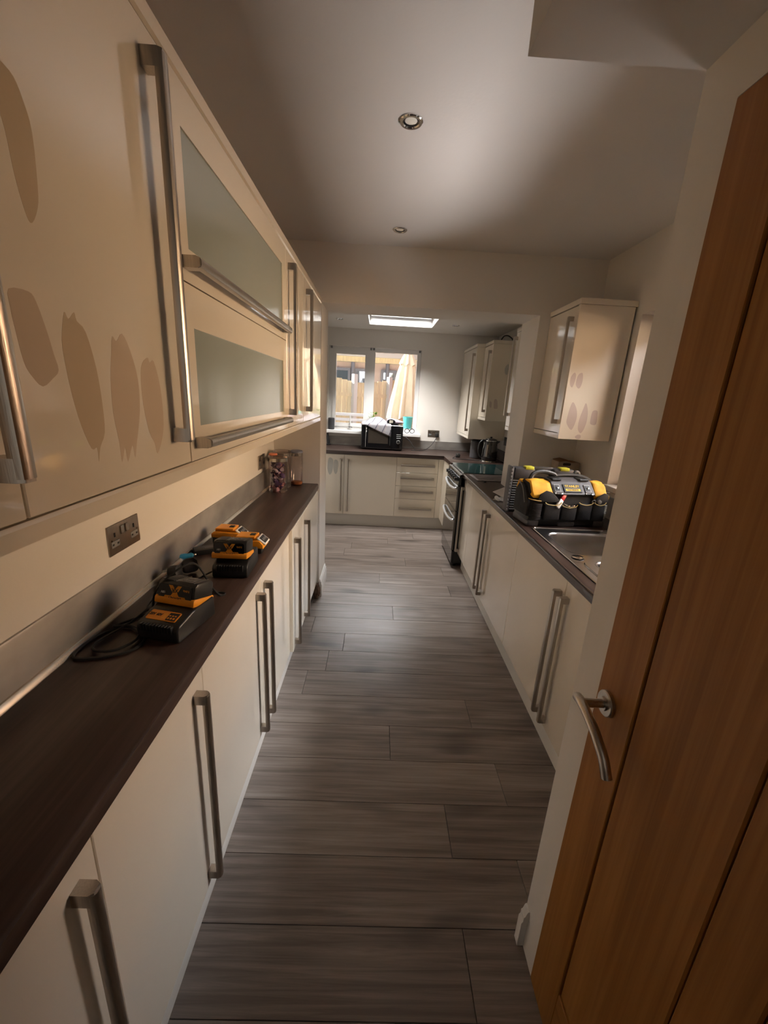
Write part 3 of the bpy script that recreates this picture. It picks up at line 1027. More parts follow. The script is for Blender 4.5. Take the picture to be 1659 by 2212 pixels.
obj('hob', box(CXF + 0.02, 1.385, CY0, CY1, 0.880, 0.908, 0.003), 'black_gloss', ck)
ld = obj('lid', box(0.792, 1.345, CY0 + 0.004, CY1 - 0.004, 0.9135, 0.9195, 0.002), 'hob_glass', ck, label='tinted glass lid')
for y in (CY0 + 0.05, CY1 - 0.08):
    obj('lid_hinge', box(1.345, 1.38, y, y + 0.04, 0.9085, 0.9215, 0.002), 'black_plastic', ck)
for x, y in ((0.81, CY0 + 0.02), (0.81, CY1 - 0.03), (1.05, CY0 + 0.02)):
    obj('lid_bumper', box(x, x + 0.012, y, y + 0.012, 0.9085, 0.9134), 'black_plastic', ck)
obj('side_trim', box(CXF - 0.005, 1.385, CY0 + 0.001, CY0 + 0.006, 0.9086, 0.9130), 'handle_silver', ck)
for x in (0.80, 1.34):
    for y in (CY0 + 0.05, CY1 - 0.05):
        obj('foot', lathe_bm([(0.018, 0.0), (0.018, 0.012), (0.010, 0.014), (0.010, 0.036)], (x, y, 0), 12), 'black_rubber', ck)

# ------------------------------------------------------------------ right wall cabinets
t, ds = cabinet('wall_cabinet', 'glossy cream wall cabinet daubed with tester patches by the side window', NX, 1.088, XR - 0.006, 2.482, 2.876, 1.384, 2.090,
                [('door', 2.482, 2.876, 1.386, 2.0865, ((2.528, 1.437), (2.528, 2.035)))], 'wall cabinets on the right wall')
ep = obj('end_panel', box(1.086, XR - 0.012, 2.462, 2.4815, 1.352, 2.0905, 0.001), 'cream_gloss', t)
swatches(ep, NY, 2.462, [[(1.118, 1.732), (1.129, 1.718), (1.129, 1.687), (1.119, 1.65), (1.103, 1.665), (1.101, 1.706)], [(1.144, 1.723), (1.164, 1.732), (1.172, 1.705), (1.171, 1.669), (1.159, 1.645), (1.139, 1.662), (1.136, 1.692)],
                         [(1.14, 1.568), (1.166, 1.532), (1.177, 1.485), (1.17, 1.436), (1.155, 1.408), (1.123, 1.444), (1.12, 1.477), (1.128, 1.541)], [(1.217, 1.567), (1.235, 1.526), (1.241, 1.472), (1.234, 1.423), (1.217, 1.392), (1.196, 1.416), (1.194, 1.47), (1.207, 1.535)],
                         [(1.265, 1.522), (1.292, 1.526), (1.298, 1.497), (1.299, 1.448), (1.268, 1.447), (1.261, 1.468)], [(1.187, 1.371), (1.202, 1.383), (1.22, 1.379), (1.22, 1.362), (1.207, 1.356), (1.192, 1.361)]], ['sample_mauve'])
obj('cornice', box(1.084, XR - 0.001, 2.458, 2.878, 2.0915, 2.122, 0.002), 'cream_gloss', t)
obj('pelmet', box(1.088, 1.13, 2.482, 2.876, 1.353, 1.3825, 0.001), 'cream_gloss', t)


def far_cab(label, f, a0, a1, z0, hy, h, sw=None):
    t, ds = cabinet('wall_cabinet', label, NX, f, XR - 0.004, a0, a1, z0 + 0.030, 2.090, [('door', a0 + 0.012, a1, z0 + 0.032, 2.0865, ((hy, h[0]), (hy, h[1])))], 'wall cabinets in the far right corner')
    e = obj('end_panel', box(f, XR - 0.004, a0 - 0.0005, a0 + 0.0115, z0, 2.0905, 0.001), 'cream_gloss', t)
    if sw:
        swatches(e, NY, a0 - 0.0005, sw, ['sample_grey', 'sample_mauve', 'sample_mauve'])
    obj('cornice', box(f - 0.004, XR - 0.004, a0 - 0.003, a1, 2.0915, 2.122, 0.002), 'cream_gloss', t)
    obj('pelmet', box(f, f + 0.04, a0 + 0.012, a1, z0, z0 + 0.029, 0.001), 'cream_gloss', t)


far_cab('tall cream wall cabinet hanging lowest in the far right corner', 1.005, 4.560, 5.240, 1.135, 4.618, (1.215, 2.030))
far_cab('narrow cream wall cabinet with three tester patches over the kettle', 1.088, 4.236, 4.556, 1.355, 4.285, (1.437, 2.030),
        [[(1.24, 1.9), (1.26, 1.905), (1.263, 1.856), (1.256, 1.811), (1.235, 1.816), (1.225, 1.861)], [(1.114, 1.545), (1.134, 1.54), (1.138, 1.493), (1.12, 1.492)], [(1.16, 1.565), (1.188, 1.563), (1.202, 1.489), (1.185, 1.478), (1.163, 1.487)]])
far_cab('cream wall cabinet mostly hidden behind the right wall nib', 1.088, 3.232, 3.535, 1.322, 3.505, (1.437, 2.055))
tag(obj('loose_cable', tube_bm([(1.14, 4.20, 2.126), (1.16, 4.245, 2.13), (1.19, 4.27, 2.165), (1.23, 4.28, 2.172), (1.27, 4.28, 2.150), (1.29, 4.28, 2.127)][1:], 0.006, 6, sub=4), 'black_rubber'),
    'dark looped cable lying on top of the narrow far wall cabinet', 'cable')

# ------------------------------------------------------------------ ceiling lights
GL = 'recessed ceiling spotlights'
for x, y, z, lab in ((0.063, 1.681, ZC, 'larger looking chrome ceiling spotlight nearest the viewer'), (0.071, 2.615, ZC, 'chrome ceiling spotlight just before the wide opening'),
                     (-0.458, 4.679, ZX, 'ceiling spotlight left of the roof light'), (0.776, 4.673, ZX, 'ceiling spotlight right of the roof light')):
    t = thing('ceiling_spotlight', lab, 'light', (x, y, z), 0, GL)
    obj('ring', lathe_bm([(0.0405, -0.0002), (0.0405, -0.003), (0.037, -0.006), (0.030, -0.006), (0.0265, -0.003), (0.0265, -0.0002)], (x, y, z), 32, cap=False), 'chrome', t)
    obj('baffle', lathe_bm([(0.0264, -0.0035), (0.0255, -0.0035), (0.021, -0.0006), (0.0264, -0.0004)], (x, y, z), 28, cap=False), 'black_gloss', t)
    obj('lamp', lathe_bm([(0.0, -0.0022), (0.012, -0.0018), (0.0205, -0.0004)], (x, y, z), 24, cap=False), 'lens_glass', t)

# ------------------------------------------------------------------ sockets


def socket(label, n, f, a, z, w=0.146, h=0.086, plug_at=None):
    """British double switched socket on face f."""
    s = n[0] + n[1]
    c = vec(n, f, a, z)
    t = thing('wall_socket', label, 'socket', c, 0, 'metal wall sockets')
    obj('plate', slab(n, f + s * 0.004, 0.0038, a - w / 2, a + w / 2, z - h / 2, z + h / 2, 0.0012), 'steel', t)
    f1 = f + s * 0.0041
    run = 1 if n == PX else (1 if n == NY else -1)
    for k in (-1, 1):
        obj('switch', slab(n, f1 + s * 0.003, 0.003, a + run * k * 0.0115 - 0.0075, a + run * k * 0.0115 + 0.0075, z + 0.008, z + 0.032, 0.001), 'steel_bright', t)
        ca = a + run * k * 0.045
        obj('pin_plate', slab(n, f1 + s * 0.0008, 0.0008, ca - 0.0175, ca + 0.0175, z - 0.022, z - 0.003, 0.0003), 'mid_grey_plastic', t)
        bm = slab(n, f1 + s * 0.0013, 0.0012, ca - 0.0025, ca + 0.0025, z + 0.008, z + 0.020, 0)
        for q in (-0.0105, 0.0105):
            b2 = slab(n, f1 + s * 0.0013, 0.0004, ca + q - 0.0035, ca + q + 0.0035, z - 0.015, z - 0.010, 0)
            me = bpy.data.meshes.new('t')
            b2.to_mesh(me)
            b2.free()
            bm.from_mesh(me)
            bpy.data.meshes.remove(me)
        obj('pin_hole', bm, 'ink', t)
        obj('screw', slab(n, f1 + s * 0.001, 0.001, a + run * k * 0.060 - 0.003, a + run * k * 0.060 + 0.003, z - 0.003, z + 0.003, 0.001), 'steel_bright', t)
    return t


socket('brushed metal double socket above the left worktop near the viewer', PX, XL, 1.125, 1.1185)
socket('brushed metal double socket half hidden behind the glass jars', PX, XL, 2.560, 1.105)
socket('metal double socket right of the microwave with a plug in it', NY, YB, 0.718, 1.112)
tag(obj('wall_switch', box(XR - 0.010, XR - 0.0005, 4.43, 4.52, 1.09, 1.18, 0.003), 'black_plastic'), 'dark switch plate on the right wall near the kettle', 'switch')

# ------------------------------------------------------------------ worktop objects, left
YAWC = math.radians(9)


def plate_box(bm, M4, sx, sy, sz, bev=0.0, seg=2):
    vs = bx(bm, -sx / 2, sx / 2, -sy / 2, sy / 2, 0, sz, bev, seg)
    return vs


def charger(label, loc, rz, plate=True):
    t = thing('battery_charger', label, 'charger', loc, rz, 'power tool chargers')
    w = 0.060
    # body: sloping top, rounded
    bm = bmesh.new()
    prism(bm, [(-0.075, 0.0), (-0.079, 0.010), (-0.077, 0.036), (-0.070, 0.046), (-0.012, 0.060), (0.000, 0.060), (0.078, 0.060), (0.083, 0.050), (0.083, 0.0)], 'X', -w, w, 0.007, 3)
    obj('housing', bm, 'black_plastic', t, local=True)
    bm = bmesh.new()
    for i in range(11):
        x = -0.043 + i * 0.0086
        bx(bm, x - 0.0022, x + 0.0022, -0.0815, -0.070, 0.026, 0.0465, 0.001)
    o = obj('vent_ribs', bm, 'black_rubber', t, local=True)
    if not plate:
        return t
    sl = math.atan2(0.014, 0.058)
    Mx = Matrix.Translation((-0.004, -0.043, 0.0535)) @ Matrix.Rotation(sl, 4, 'X')
    bm = bmesh.new()
    prism(bm, rrect(-0.043, 0.043, -0.0165, 0.0165, 0.004, 3), 'Z', -0.001, 0.0008)
    bmesh.ops.transform(bm, matrix=Mx, verts=bm.verts[:])
    pl = obj('label_plate', bm, 'orange_plastic', t, local=True)
    for tx, sz, x, y in (('20V', 0.0125, -0.033, 0.001), ('60V', 0.0125, -0.013, 0.001)):
        letters(tx, sz, 'ink', pl, Mx @ Matrix.Translation((x, y, 0.0012)), 'print', sx=0.78)
    bm = bmesh.new()
    bx(bm, 0.013, 0.040, -0.0135, 0.0125, 0.0008, 0.0014)
    bmesh.ops.transform(bm, matrix=Mx, verts=bm.verts[:])
    obj('print', bm, 'ink', pl, local=True)
    bm = bmesh.new()
    for i in range(3):
        bx(bm, 0.0155 + i * 0.0080, 0.0205 + i * 0.0080, -0.010, -0.004, 0.0014, 0.0018)
        bx(bm, 0.0155 + i * 0.0080, 0.0205 + i * 0.0080, 0.0, 0.004, 0.0014, 0.0018)
    bmesh.ops.transform(bm, matrix=Mx, verts=bm.verts[:])
    obj('print', bm, 'orange_plastic', pl, local=True)
    bm = bmesh.new()
    bx(bm, -0.002, 0.009, -0.011, 0.010, 0.0008, 0.0011)
    bmesh.ops.transform(bm, matrix=Mx, verts=bm.verts[:])
    obj('print', bm, 'yellow_plastic', pl, local=True)
    return t


def battery_pack(label, loc, rot):
    """Slide pack lying with its decal face towards -Y (local), ribbed base up."""
    t = thing('battery_pack', label, 'battery', loc, 0, 'power tool batteries on chargers', rot=rot)
    w, d, h = 0.058, 0.076, 0.062
    bm = bmesh.new()
    prism(bm, [(-0.006, 0.012), (-0.004, h - 0.008), (0.006, h), (d - 0.008, h), (d, h - 0.008), (d, 0.012)], 'X', -w, w, 0.007, 2)
    obj('case', bm, 'black_plastic', t, local=True)
    bm = bmesh.new()
    prism(bm, [(-0.011, 0.0), (-0.011, 0.018), (-0.004, 0.022), (d + 0.002, 0.018), (d + 0.002, 0.0)], 'X', -w - 0.003, w + 0.003, 0.004, 2)
    obj('shell', bm, 'yellow_plastic', t, local=True)
    # decal face
    tilt = Matrix.Translation((0, -0.0075, 0.034)) @ Matrix.Rotation(math.radians(90), 4, 'X')
    bm = bmesh.new()
    prism(bm, rrect(-0.050, 0.050, -0.021, 0.021, 0.009, 4), 'Z', -0.002, 0.0012)
    bmesh.ops.transform(bm, matrix=tilt, verts=bm.verts[:])
    fc = obj('face_plate', bm, 'black_gloss', t, local=True)
    bm = bmesh.new()
    prism(bm, [(-0.020, -0.021), (0.020, -0.021), (0.007, -0.002), (0.020, 0.019), (0.008, 0.019), (0, 0.008), (-0.008, 0.019), (-0.020, 0.019), (-0.007, -0.002)], 'Z', 0.0012, 0.0016)
    prism(bm, [(-0.036, -0.021), (0.036, -0.021), (0.030, -0.010), (-0.030, -0.010)], 'Z', 0.0012, 0.0015)
    bmesh.ops.transform(bm, matrix=tilt, verts=bm.verts[:])
    obj('print', bm, 'yellow_plastic', fc, local=True)
    flip = Matrix.Rotation(PI, 4, 'Z')
    letters('DEWALT', 0.0105, 'ink', fc, tilt @ Matrix.Translation((0, -0.0155, 0.0018)) @ flip, 'print', sx=0.95)
    letters('XR', 0.016, 'ink', fc, tilt @ Matrix.Translation((0, 0.006, 0.0018)) @ flip, 'print')
    letters('18V', 0.009, 'ink_white', fc, tilt @ Matrix.Translation((-0.036, -0.002, 0.0014)) @ flip, 'print')
    letters('5.0Ah', 0.008, 'yellow_plastic', fc, tilt @ Matrix.Translation((0.034, 0.008, 0.0014)) @ flip, 'print')
    bm = bmesh.new()
    for i in range(8):
        y = 0.006 + i * 0.008
        bx(bm, -0.050, -0.018, y, y + 0.0035, h - 0.001, h + 0.0016, 0.0006)
    for x in (-0.010, 0.045):
        bx(bm, x, x + 0.002, 0.004, d - 0.008, h - 0.001, h + 0.0012)
    bx(bm, -0.004, 0.042, 0.008, 0.011, h - 0.001, h + 0.0010)
    for i in range(5):
        bx(bm, 0.0 + (i % 3) * 0.013, 0.010 + (i % 3) * 0.013, 0.020 + (i // 3) * 0.022, 0.034 + (i // 3) * 0.022, h - 0.001, h + 0.0010)
    obj('moulded_ribs', bm, 'grey_plastic', t, local=True)
    return t


charger('nearer black battery charger with orange label, cable coiled beside it', (-0.520, 0.992, 0.9104), -math.radians(12))
battery_pack('yellow and black battery clipped on the nearer charger', (-0.524, 1.000, 0.9705), (math.radians(-14), 0, -math.radians(13)))
charger('farther black battery charger close to the loose yellow batteries', (-0.489, 1.372, 0.9104), math.radians(3), plate=False)
battery_pack('yellow and black battery clipped on the farther charger', (-0.491, 1.322, 0.9735), (math.radians(-9), 0, math.radians(1)))


def loose_battery(label, loc, rz):
    t = thing('battery_pack', label, 'battery', loc, rz, 'loose yellow batteries')
    bm = bmesh.new()
    bx(bm, -0.060, 0.058, -0.038, 0.038, 0.0, 0.038, 0.008, 2)
    obj('case', bm, 'black_plastic', t, local=True)
    bm = bmesh.new()
    prism(bm, [(-0.062, 0.030), (-0.062, 0.046), (-0.050, 0.056), (0.050, 0.056), (0.064, 0.040), (0.064, 0.022), (0.045, 0.030)], 'Y', -0.0395, 0.0395, 0.004, 2)
    sh = obj('shell', bm, 'yellow_plastic', t, local=True)
    bm = bmesh.new()
    bx(bm, -0.050, 0.036, -0.026, 0.026, 0.055, 0.064, 0.003)
    bx(bm, -0.046, 0.030, -0.031, 0.031, 0.063, 0.070, 0.002)
    obj('rail', bm, 'yellow_plastic', t, local=True)
    bm = bmesh.new()
    bx(bm, 0.004, 0.024, -0.010, 0.010, 0.0695, 0.0735, 0.001)
    obj('latch_slot', bm, 'ink', t, local=True)
    Mx = Matrix.Translation((0.056, 0, 0.0520)) @ Matrix.Rotation(math.radians(38), 4, 'Y')
    bm = bmesh.new()
    bx(bm, -0.022, 0.020, -0.031, 0.031, -0.005, 0.0035, 0.003)
    bmesh.ops.transform(bm, matrix=Mx, verts=bm.verts[:])
    ca = obj('cap', bm, 'ink_white', t, local=True)
    bm = bmesh.new()
    bx(bm, -0.016, 0.014, -0.024, 0.024, 0.0035, 0.0048, 0.0005)
    bmesh.ops.transform(bm, matrix=Mx, verts=bm.verts[:])
    obj('button_panel', bm, 'black_plastic', ca, local=True)
    bm = bmesh.new()
    for q in (-0.013, 0.0, 0.013):
        bx(bm, -0.006, 0.004, q - 0.004, q + 0.004, 0.0048, 0.0055)
    bmesh.ops.transform(bm, matrix=Mx, verts=bm.verts[:])
    obj('charge_light', bm, 'mid_grey_plastic', ca, local=True)


loose_battery('yellow slide battery lying farther back behind the far charger', (-0.606, 1.640, 0.9104), math.radians(-3))
loose_battery('yellow slide battery lying at the right behind the far charger', (-0.494, 1.555, 0.9104), math.radians(-1))

# cables and plugs
z = 0.9145
tag(obj('charger_cable', tube_bm([(-0.575, 1.068, 0.93), (-0.60, 1.075, z), (-0.640, 1.020, z), (-0.668, 0.985, z), (-0.672, 0.960, z + 0.006), (-0.63, 0.965, z + 0.006), (-0.580, 0.935, z), (-0.566, 0.890, z),
                                  (-0.590, 0.855, z), (-0.640, 0.835, z), (-0.686, 0.832, z), (-0.700, 0.868, z), (-0.690, 0.930, z), (-0.652, 0.968, z), (-0.600, 0.945, z + 0.004), (-0.585, 0.905, z + 0.004), (-0.610, 0.862, z + 0.004),
                                  (-0.655, 0.858, z + 0.004), (-0.672, 0.892, z + 0.004), (-0.640, 0.985, z + 0.007), (-0.645, 1.090, z), (-0.672, 1.190, z), (-0.683, 1.235, 0.925)], 0.0035, 6, sub=5), 'black_rubber'),
    'coiled black charger cable looped on the worktop nearest the viewer', 'cable')
tag(obj('charger_cable', tube_bm([(-0.545, 1.325, 0.925), (-0.575, 1.300, z), (-0.585, 1.250, z), (-0.560, 1.205, z), (-0.520, 1.190, z), (-0.462, 1.180, z), (-0.470, 1.165, z), (-0.480, 1.130, 0.960), (-0.500, 1.085, 1.052), (-0.530, 1.042, 1.055),
                                  (-0.585, 1.020, 1.000), (-0.615, 1.040, z), (-0.650, 1.080, z), (-0.660, 1.150, z), (-0.650, 1.250, z), (-0.672, 1.310, 0.925)], 0.0032, 6, sub=5), 'black_rubber'),
    'thin black cable draped over the nearer charger', 'cable')


def plug(label, loc, rot):
    t = thing('mains_plug', label, 'plug', loc, 0, 'black mains plugs', rot=rot)
    bm = bmesh.new()
    prism(bm, [(-0.024, -0.020), (-0.016, -0.026), (0.016, -0.026), (0.024, -0.020), (0.024, 0.012), (0.012, 0.024), (-0.012, 0.024), (-0.024, 0.012)], 'Z', 0.0, 0.030, 0.006, 2)
    obj('casing', bm, 'black_rubber', t, local=True)
    bm = bmesh.new()
    bx(bm, -0.002, 0.002, 0.008, 0.016, -0.020, 0.0)
    bx(bm, -0.014, -0.008, -0.010, -0.006, -0.018, 0.0)
    bx(bm, 0.008, 0.014, -0.010, -0.006, -0.018, 0.0)
    obj('pin', bm, 'steel_bright', t, local=True)


plug('black mains plug lying against the upstand, pins towards the wall', (-0.668, 1.255, 0.937), (math.radians(80), 0, math.radians(95)))
plug('black mains plug lying just behind the nearer charger battery', (-0.640, 1.330, 0.937), (math.radians(68), 0, math.radians(40)))

# tape measure like black gadget, blue screwdriver handle, ring
t = thing('laser_measure', 'flat black gadget lying left of the far charger', 'gadget', (-0.655, 1.515, 0.9104), math.radians(32))
obj('case', box(-0.045, 0.050, -0.026, 0.026, 0, 0.022, 0.004, 2), 'black_plastic', t, local=True)
obj('screen', box(-0.005, 0.030, -0.014, 0.014, 0.0221, 0.0228), 'grey_plastic', t, local=True)
t = thing('screwdriver', 'short blue handled screwdriver by the left upstand', 'screwdriver', (-0.700, 1.440, 0.9225), math.radians(40))
obj('grip', lathe_bm([(0.004, -0.028), (0.011, -0.024), (0.012, -0.005), (0.009, 0.008), (0.010, 0.020), (0.006, 0.026)], (0, 0, 0), 12, 'X'), 'blue_plastic', t, local=True)
obj('shaft', lathe_bm([(0.003, 0.026), (0.003, 0.034), (0.002, 0.036)], (0, 0, 0), 8, 'X'), 'steel', t, local=True)
tag(obj('key_ring', tube_bm([(-0.632 + 0.014 * math.cos(a), 1.578 + 0.014 * math.sin(a), 0.912) for a in [2 * PI * k / 16 for k in range(16)]], 0.0014, 5, closed=True), 'steel_bright'),
    'small metal ring lying beside the black gadget', 'ring')

# glass jars


def jar(label, x, y, r, h, lid_mat, fill):
    t = thing('glass_jar', label, 'jar', (x, y, 0.9104), 0, 'glass storage jars')
    z0 = 0.9104
    obj('glass', lathe_bm([(r * 0.90, 0.0), (r, 0.006), (r, h - 0.030), (r * 0.98, h - 0.024)], (x, y, z0), 28), 'jar_glass', t)
    obj('band', lathe_bm([(r * 1.0, h - 0.034), (r * 1.05, h - 0.033), (r * 1.05, h - 0.012), (r * 1.0, h - 0.011)], (x, y, z0), 28), 'steel_bright', t)
    obj('lid', lathe_bm([(r * 1.03, h - 0.0115), (r * 1.03, h - 0.002), (r * 0.9, h + 0.003), (r * 0.2, h + 0.004), (0.0, h + 0.004)], (x, y, z0), 28, cap=False), lid_mat, t)
    return t


t = jar('front glass jar full of pink and purple wrapped sweets', -0.628, 2.600, 0.060, 0.232, 'jar_glass', 1)
x, y = -0.628, 2.600
obj('cap', lathe_bm([(0.026, 0), (0.027, 0.006), (0.024, 0.012), (0.0, 0.013)], (x - 0.024, y - 0.022, 1.1475), 20, cap=False), 'lid_coral', t, label='coral knob on the lid')
sw_parts = {}
for i in range(44):
    a, rr = random.uniform(0, 2 * PI), 0.047 * math.sqrt(random.random())
    zz = 0.922 + 0.175 * (i / 43.0)
    L_ = random.uniform(0.038, 0.058)
    mm = random.choice(['wrapper_pink', 'wrapper_violet', 'wrapper_lilac', 'wrapper_violet', 'wrapper_pink', 'jar_purple'])
    bm = sw_parts.setdefault(mm, bmesh.new())
    w_ = random.uniform(0.008, 0.015)
    b2 = lathe_bm([(0.002, -L_ / 2), (w_, -L_ * 0.42), (0.003, -L_ * 0.30), (w_ * 1.1, -L_ * 0.15), (w_ * 1.1, L_ * 0.15), (0.003, L_ * 0.30), (w_, L_ * 0.42), (0.002, L_ / 2)], (0, 0, 0), 8, 'X')
    rm = Matrix.Rotation(random.uniform(0, PI), 4, 'Z') @ Matrix.Rotation(random.uniform(-0.9, 0.9), 4, 'Y')
    bmesh.ops.transform(b2, matrix=Matrix.Translation((x + rr * 0.60 * math.cos(a), y + rr * 0.60 * math.sin(a), zz)) @ rm, verts=b2.verts[:])
    me = bpy.data.meshes.new('t')
    b2.to_mesh(me)
    b2.free()
    bm.from_mesh(me)
    bpy.data.meshes.remove(me)
sweets = thing('wrapped_sweets', 'heap of pink and purple wrapped sweets filling the front jar', 'sweets', (x, y, 0.917))
sweets['kind'] = 'stuff'
for mm, bm in sw_parts.items():
    obj('wrapped_sweet_heap', bm, mm, sweets)['kind'] = 'stuff'
jar('middle glass jar with clear flat lid, mostly behind the front jar', -0.632, 2.728, 0.060, 0.246, 'jar_glass', 0)
t = jar('rear right glass jar with dark lid and amber crumbs at its bottom', -0.552, 2.822, 0.0420, 0.238, 'blue_frame', 0)
obj('contents', lathe_bm([(0.034, 0.004), (0.038, 0.008), (0.038, 0.022), (0.030, 0.026), (0.0, 0.024)], (-0.552, 2.822, 0.9104), 20, cap=False), 'amber', t)

# ================================================================== TOOL BAG, CASE AND OTHER THINGS ON THE RIGHT WORKTOP
bg = thing('tool_bag', 'black and yellow fabric tool bag with grey top beside the sink', 'bag', (1.040, 2.196, 0.9140), math.radians(6.5))
HW, HD = 0.222, 0.090


def soft(bm, seed, amp, sc=14):
    for v in bm.verts:
        q = v.co * sc + Vector((seed, seed * 2, seed * 3))
        v.co += Vector((noise.noise(q), noise.noise(q + Vector((9, 0, 0))), noise.noise(q + Vector((0, 9, 0))))) * amp


bm = box(-HW, HW, -HD, HD, 0.0, 0.052, 0.012, 2)
tr = obj('tray', bm, 'black_plastic', bg, local=True)
for sx_ in (-1, 1):
    obj('tray_foot', box(sx_ * (HW - 0.030) - 0.032, sx_ * (HW - 0.030) + 0.032, -HD - 0.004, HD, -0.003, 0.030, 0.006, 2), 'grey_plastic', tr, local=True)
obj('tray_foot', box(-0.05, 0.05, -HD - 0.004, -HD + 0.02, -0.003, 0.022, 0.004), 'grey_plastic', tr, local=True)
bm = bmesh.new()
prism(bm, [(-HD + 0.002, 0.046), (-HD - 0.002, 0.120), (-HD + 0.012, 0.168), (-0.030, 0.225), (0.045, 0.232), (HD - 0.006, 0.190), (HD - 0.002, 0.046)], 'X', -HW + 0.004, HW - 0.004, 0.012, 2)
bmesh.ops.subdivide_edges(bm, edges=bm.edges[:], cuts=3, use_grid_fill=True)
soft(bm, 1.7, 0.005)
obj('fabric_body', bm, 'bag_fabric', bg, local=True, angle=70)
# hard grey top panel
bm = bmesh.new()
topP = [(-HD + 0.004, 0.170), (-HD - 0.004, 0.176), (-0.036, 0.232), (-0.020, 0.242), (0.040, 0.246), (0.050, 0.236), (-0.010, 0.226)]
prism(bm, topP, 'X', -0.098, 0.142, 0.003, 1)
tp = obj('top_panel', bm, 'grey_plastic', bg, local=True)
ang = math.atan2(0.232 - 0.176, -0.036 + HD + 0.004)
PM = Matrix.Translation((0.022, (-HD - 0.004 - 0.036) / 2, (0.176 + 0.232) / 2)) @ Matrix.Rotation(ang, 4, 'X')


def onpanel(bm):
    bmesh.ops.transform(bm, matrix=PM, verts=bm.verts[:])
    return bm


obj('logo_plate', onpanel(box(-0.056, 0.046, -0.027, 0.027, 0.0005, 0.0040, 0.001)), 'black_plastic', tp, local=True)
lp = tp
letters('STANLEY', 0.0205, 'ink_yellow', tp, PM @ Matrix.Translation((-0.005, 0.0105, 0.0045)), 'lettering', sx=1.0)
obj('logo_bar', onpanel(box(-0.047, 0.037, -0.019, -0.005, 0.004, 0.0046)), 'ink_yellow', tp, local=True)
letters('FATMAX', 0.0125, 'ink', tp, PM @ Matrix.Translation((-0.005, -0.012, 0.005)), 'lettering', sx=1.35)
for cx in (-0.093, 0.083):
    obj('latch_plate', onpanel(box(cx - 0.018, cx + 0.018, -0.026, 0.024, 0.0005, 0.0035, 0.001)), 'mid_grey_plastic', tp, local=True)
    obj('latch_plate', onpanel(box(cx - 0.013, cx + 0.013, -0.019, 0.017, 0.0035, 0.0048, 0.001)), 'black_plastic', tp, local=True)
    bm = lathe_bm([(0.0065, 0.0048), (0.006, 0.0075), (0.0, 0.009)], (cx, -0.001, 0), 14, cap=False)
    obj('rivet', onpanel(bm), 'chrome', tp, local=True)
    obj('strap_ring', onpanel(tube_bm([(cx - 0.016, -0.030, 0.002), (cx - 0.018, -0.038, 0.003), (cx + 0.018, -0.038, 0.003), (cx + 0.016, -0.030, 0.002)], 0.003, 6, sub=3)), 'chrome', tp, local=True)
for cx in (-0.06, 0.10):
    bm = box(cx - 0.028, cx + 0.028, -0.034, 0.030, 0.238, 0.2495, 0.004)
    obj('top_bridge', bm, 'black_plastic', tp, local=True)
# yellow shoulders, crumpled
for x0, x1 in ((-0.214, -0.096), (0.142, 0.218)):
    bm = bmesh.new()
    prism(bm, [(-HD + 0.000, 0.150), (-HD - 0.004, 0.172), (-0.040, 0.228), (-0.010, 0.238), (0.030, 0.236), (0.030, 0.215)], 'X', x0, x1, 0.005, 2)
    bmesh.ops.subdivide_edges(bm, edges=bm.edges[:], cuts=3, use_grid_fill=True)
    soft(bm, x0 * 10, 0.009, 22)
    obj('yellow_shoulder', bm, 'bag_yellow', bg, local=True, angle=60)
bm = bmesh.new()
prism(bm, [(0.035, 0.16), (0.030, 0.215), (0.060, 0.228), (0.085, 0.19), (0.085, 0.16)], 'X', -0.228, -0.135, 0.005, 2)
bmesh.ops.subdivide_edges(bm, edges=bm.edges[:], cuts=2, use_grid_fill=True)
soft(bm, 4.2, 0.006, 22)
obj('yellow_shoulder', bm, 'bag_yellow', bg, local=True, angle=60)
# carrying strap and rear flap roll
obj('carry_strap', tube_bm([(-0.195, 0.010, 0.215), (-0.170, 0.025, 0.262), (-0.110, 0.035, 0.275), (-0.045, 0.040, 0.262), (-0.030, 0.040, 0.250)], 0.012, 8, sub=5), 'black_rubber', bg, local=True)
obj('carry_strap', tube_bm([(-0.05, 0.062, 0.246), (0.05, 0.064, 0.254), (0.13, 0.060, 0.250), (0.185, 0.045, 0.228), (0.205, 0.02, 0.19)], 0.011, 8, sub=5), 'black_rubber', bg, local=True)
# dark flaps over the yellow shoulders
for pts, y in (([(-0.190, 0.135), (-0.178, 0.175), (-0.145, 0.196), (-0.118, 0.190), (-0.085, 0.165), (-0.060, 0.135)], -HD - 0.013), ([(0.130, 0.130), (0.150, 0.165), (0.190, 0.190), (0.212, 0.180), (0.218, 0.130)], -HD - 0.013)):
    bm = bmesh.new()
    prism(bm, pts, 'Y', y, y + 0.010, 0.003, 2)
    obj('flap', bm, 'bag_fabric', bg, local=True)
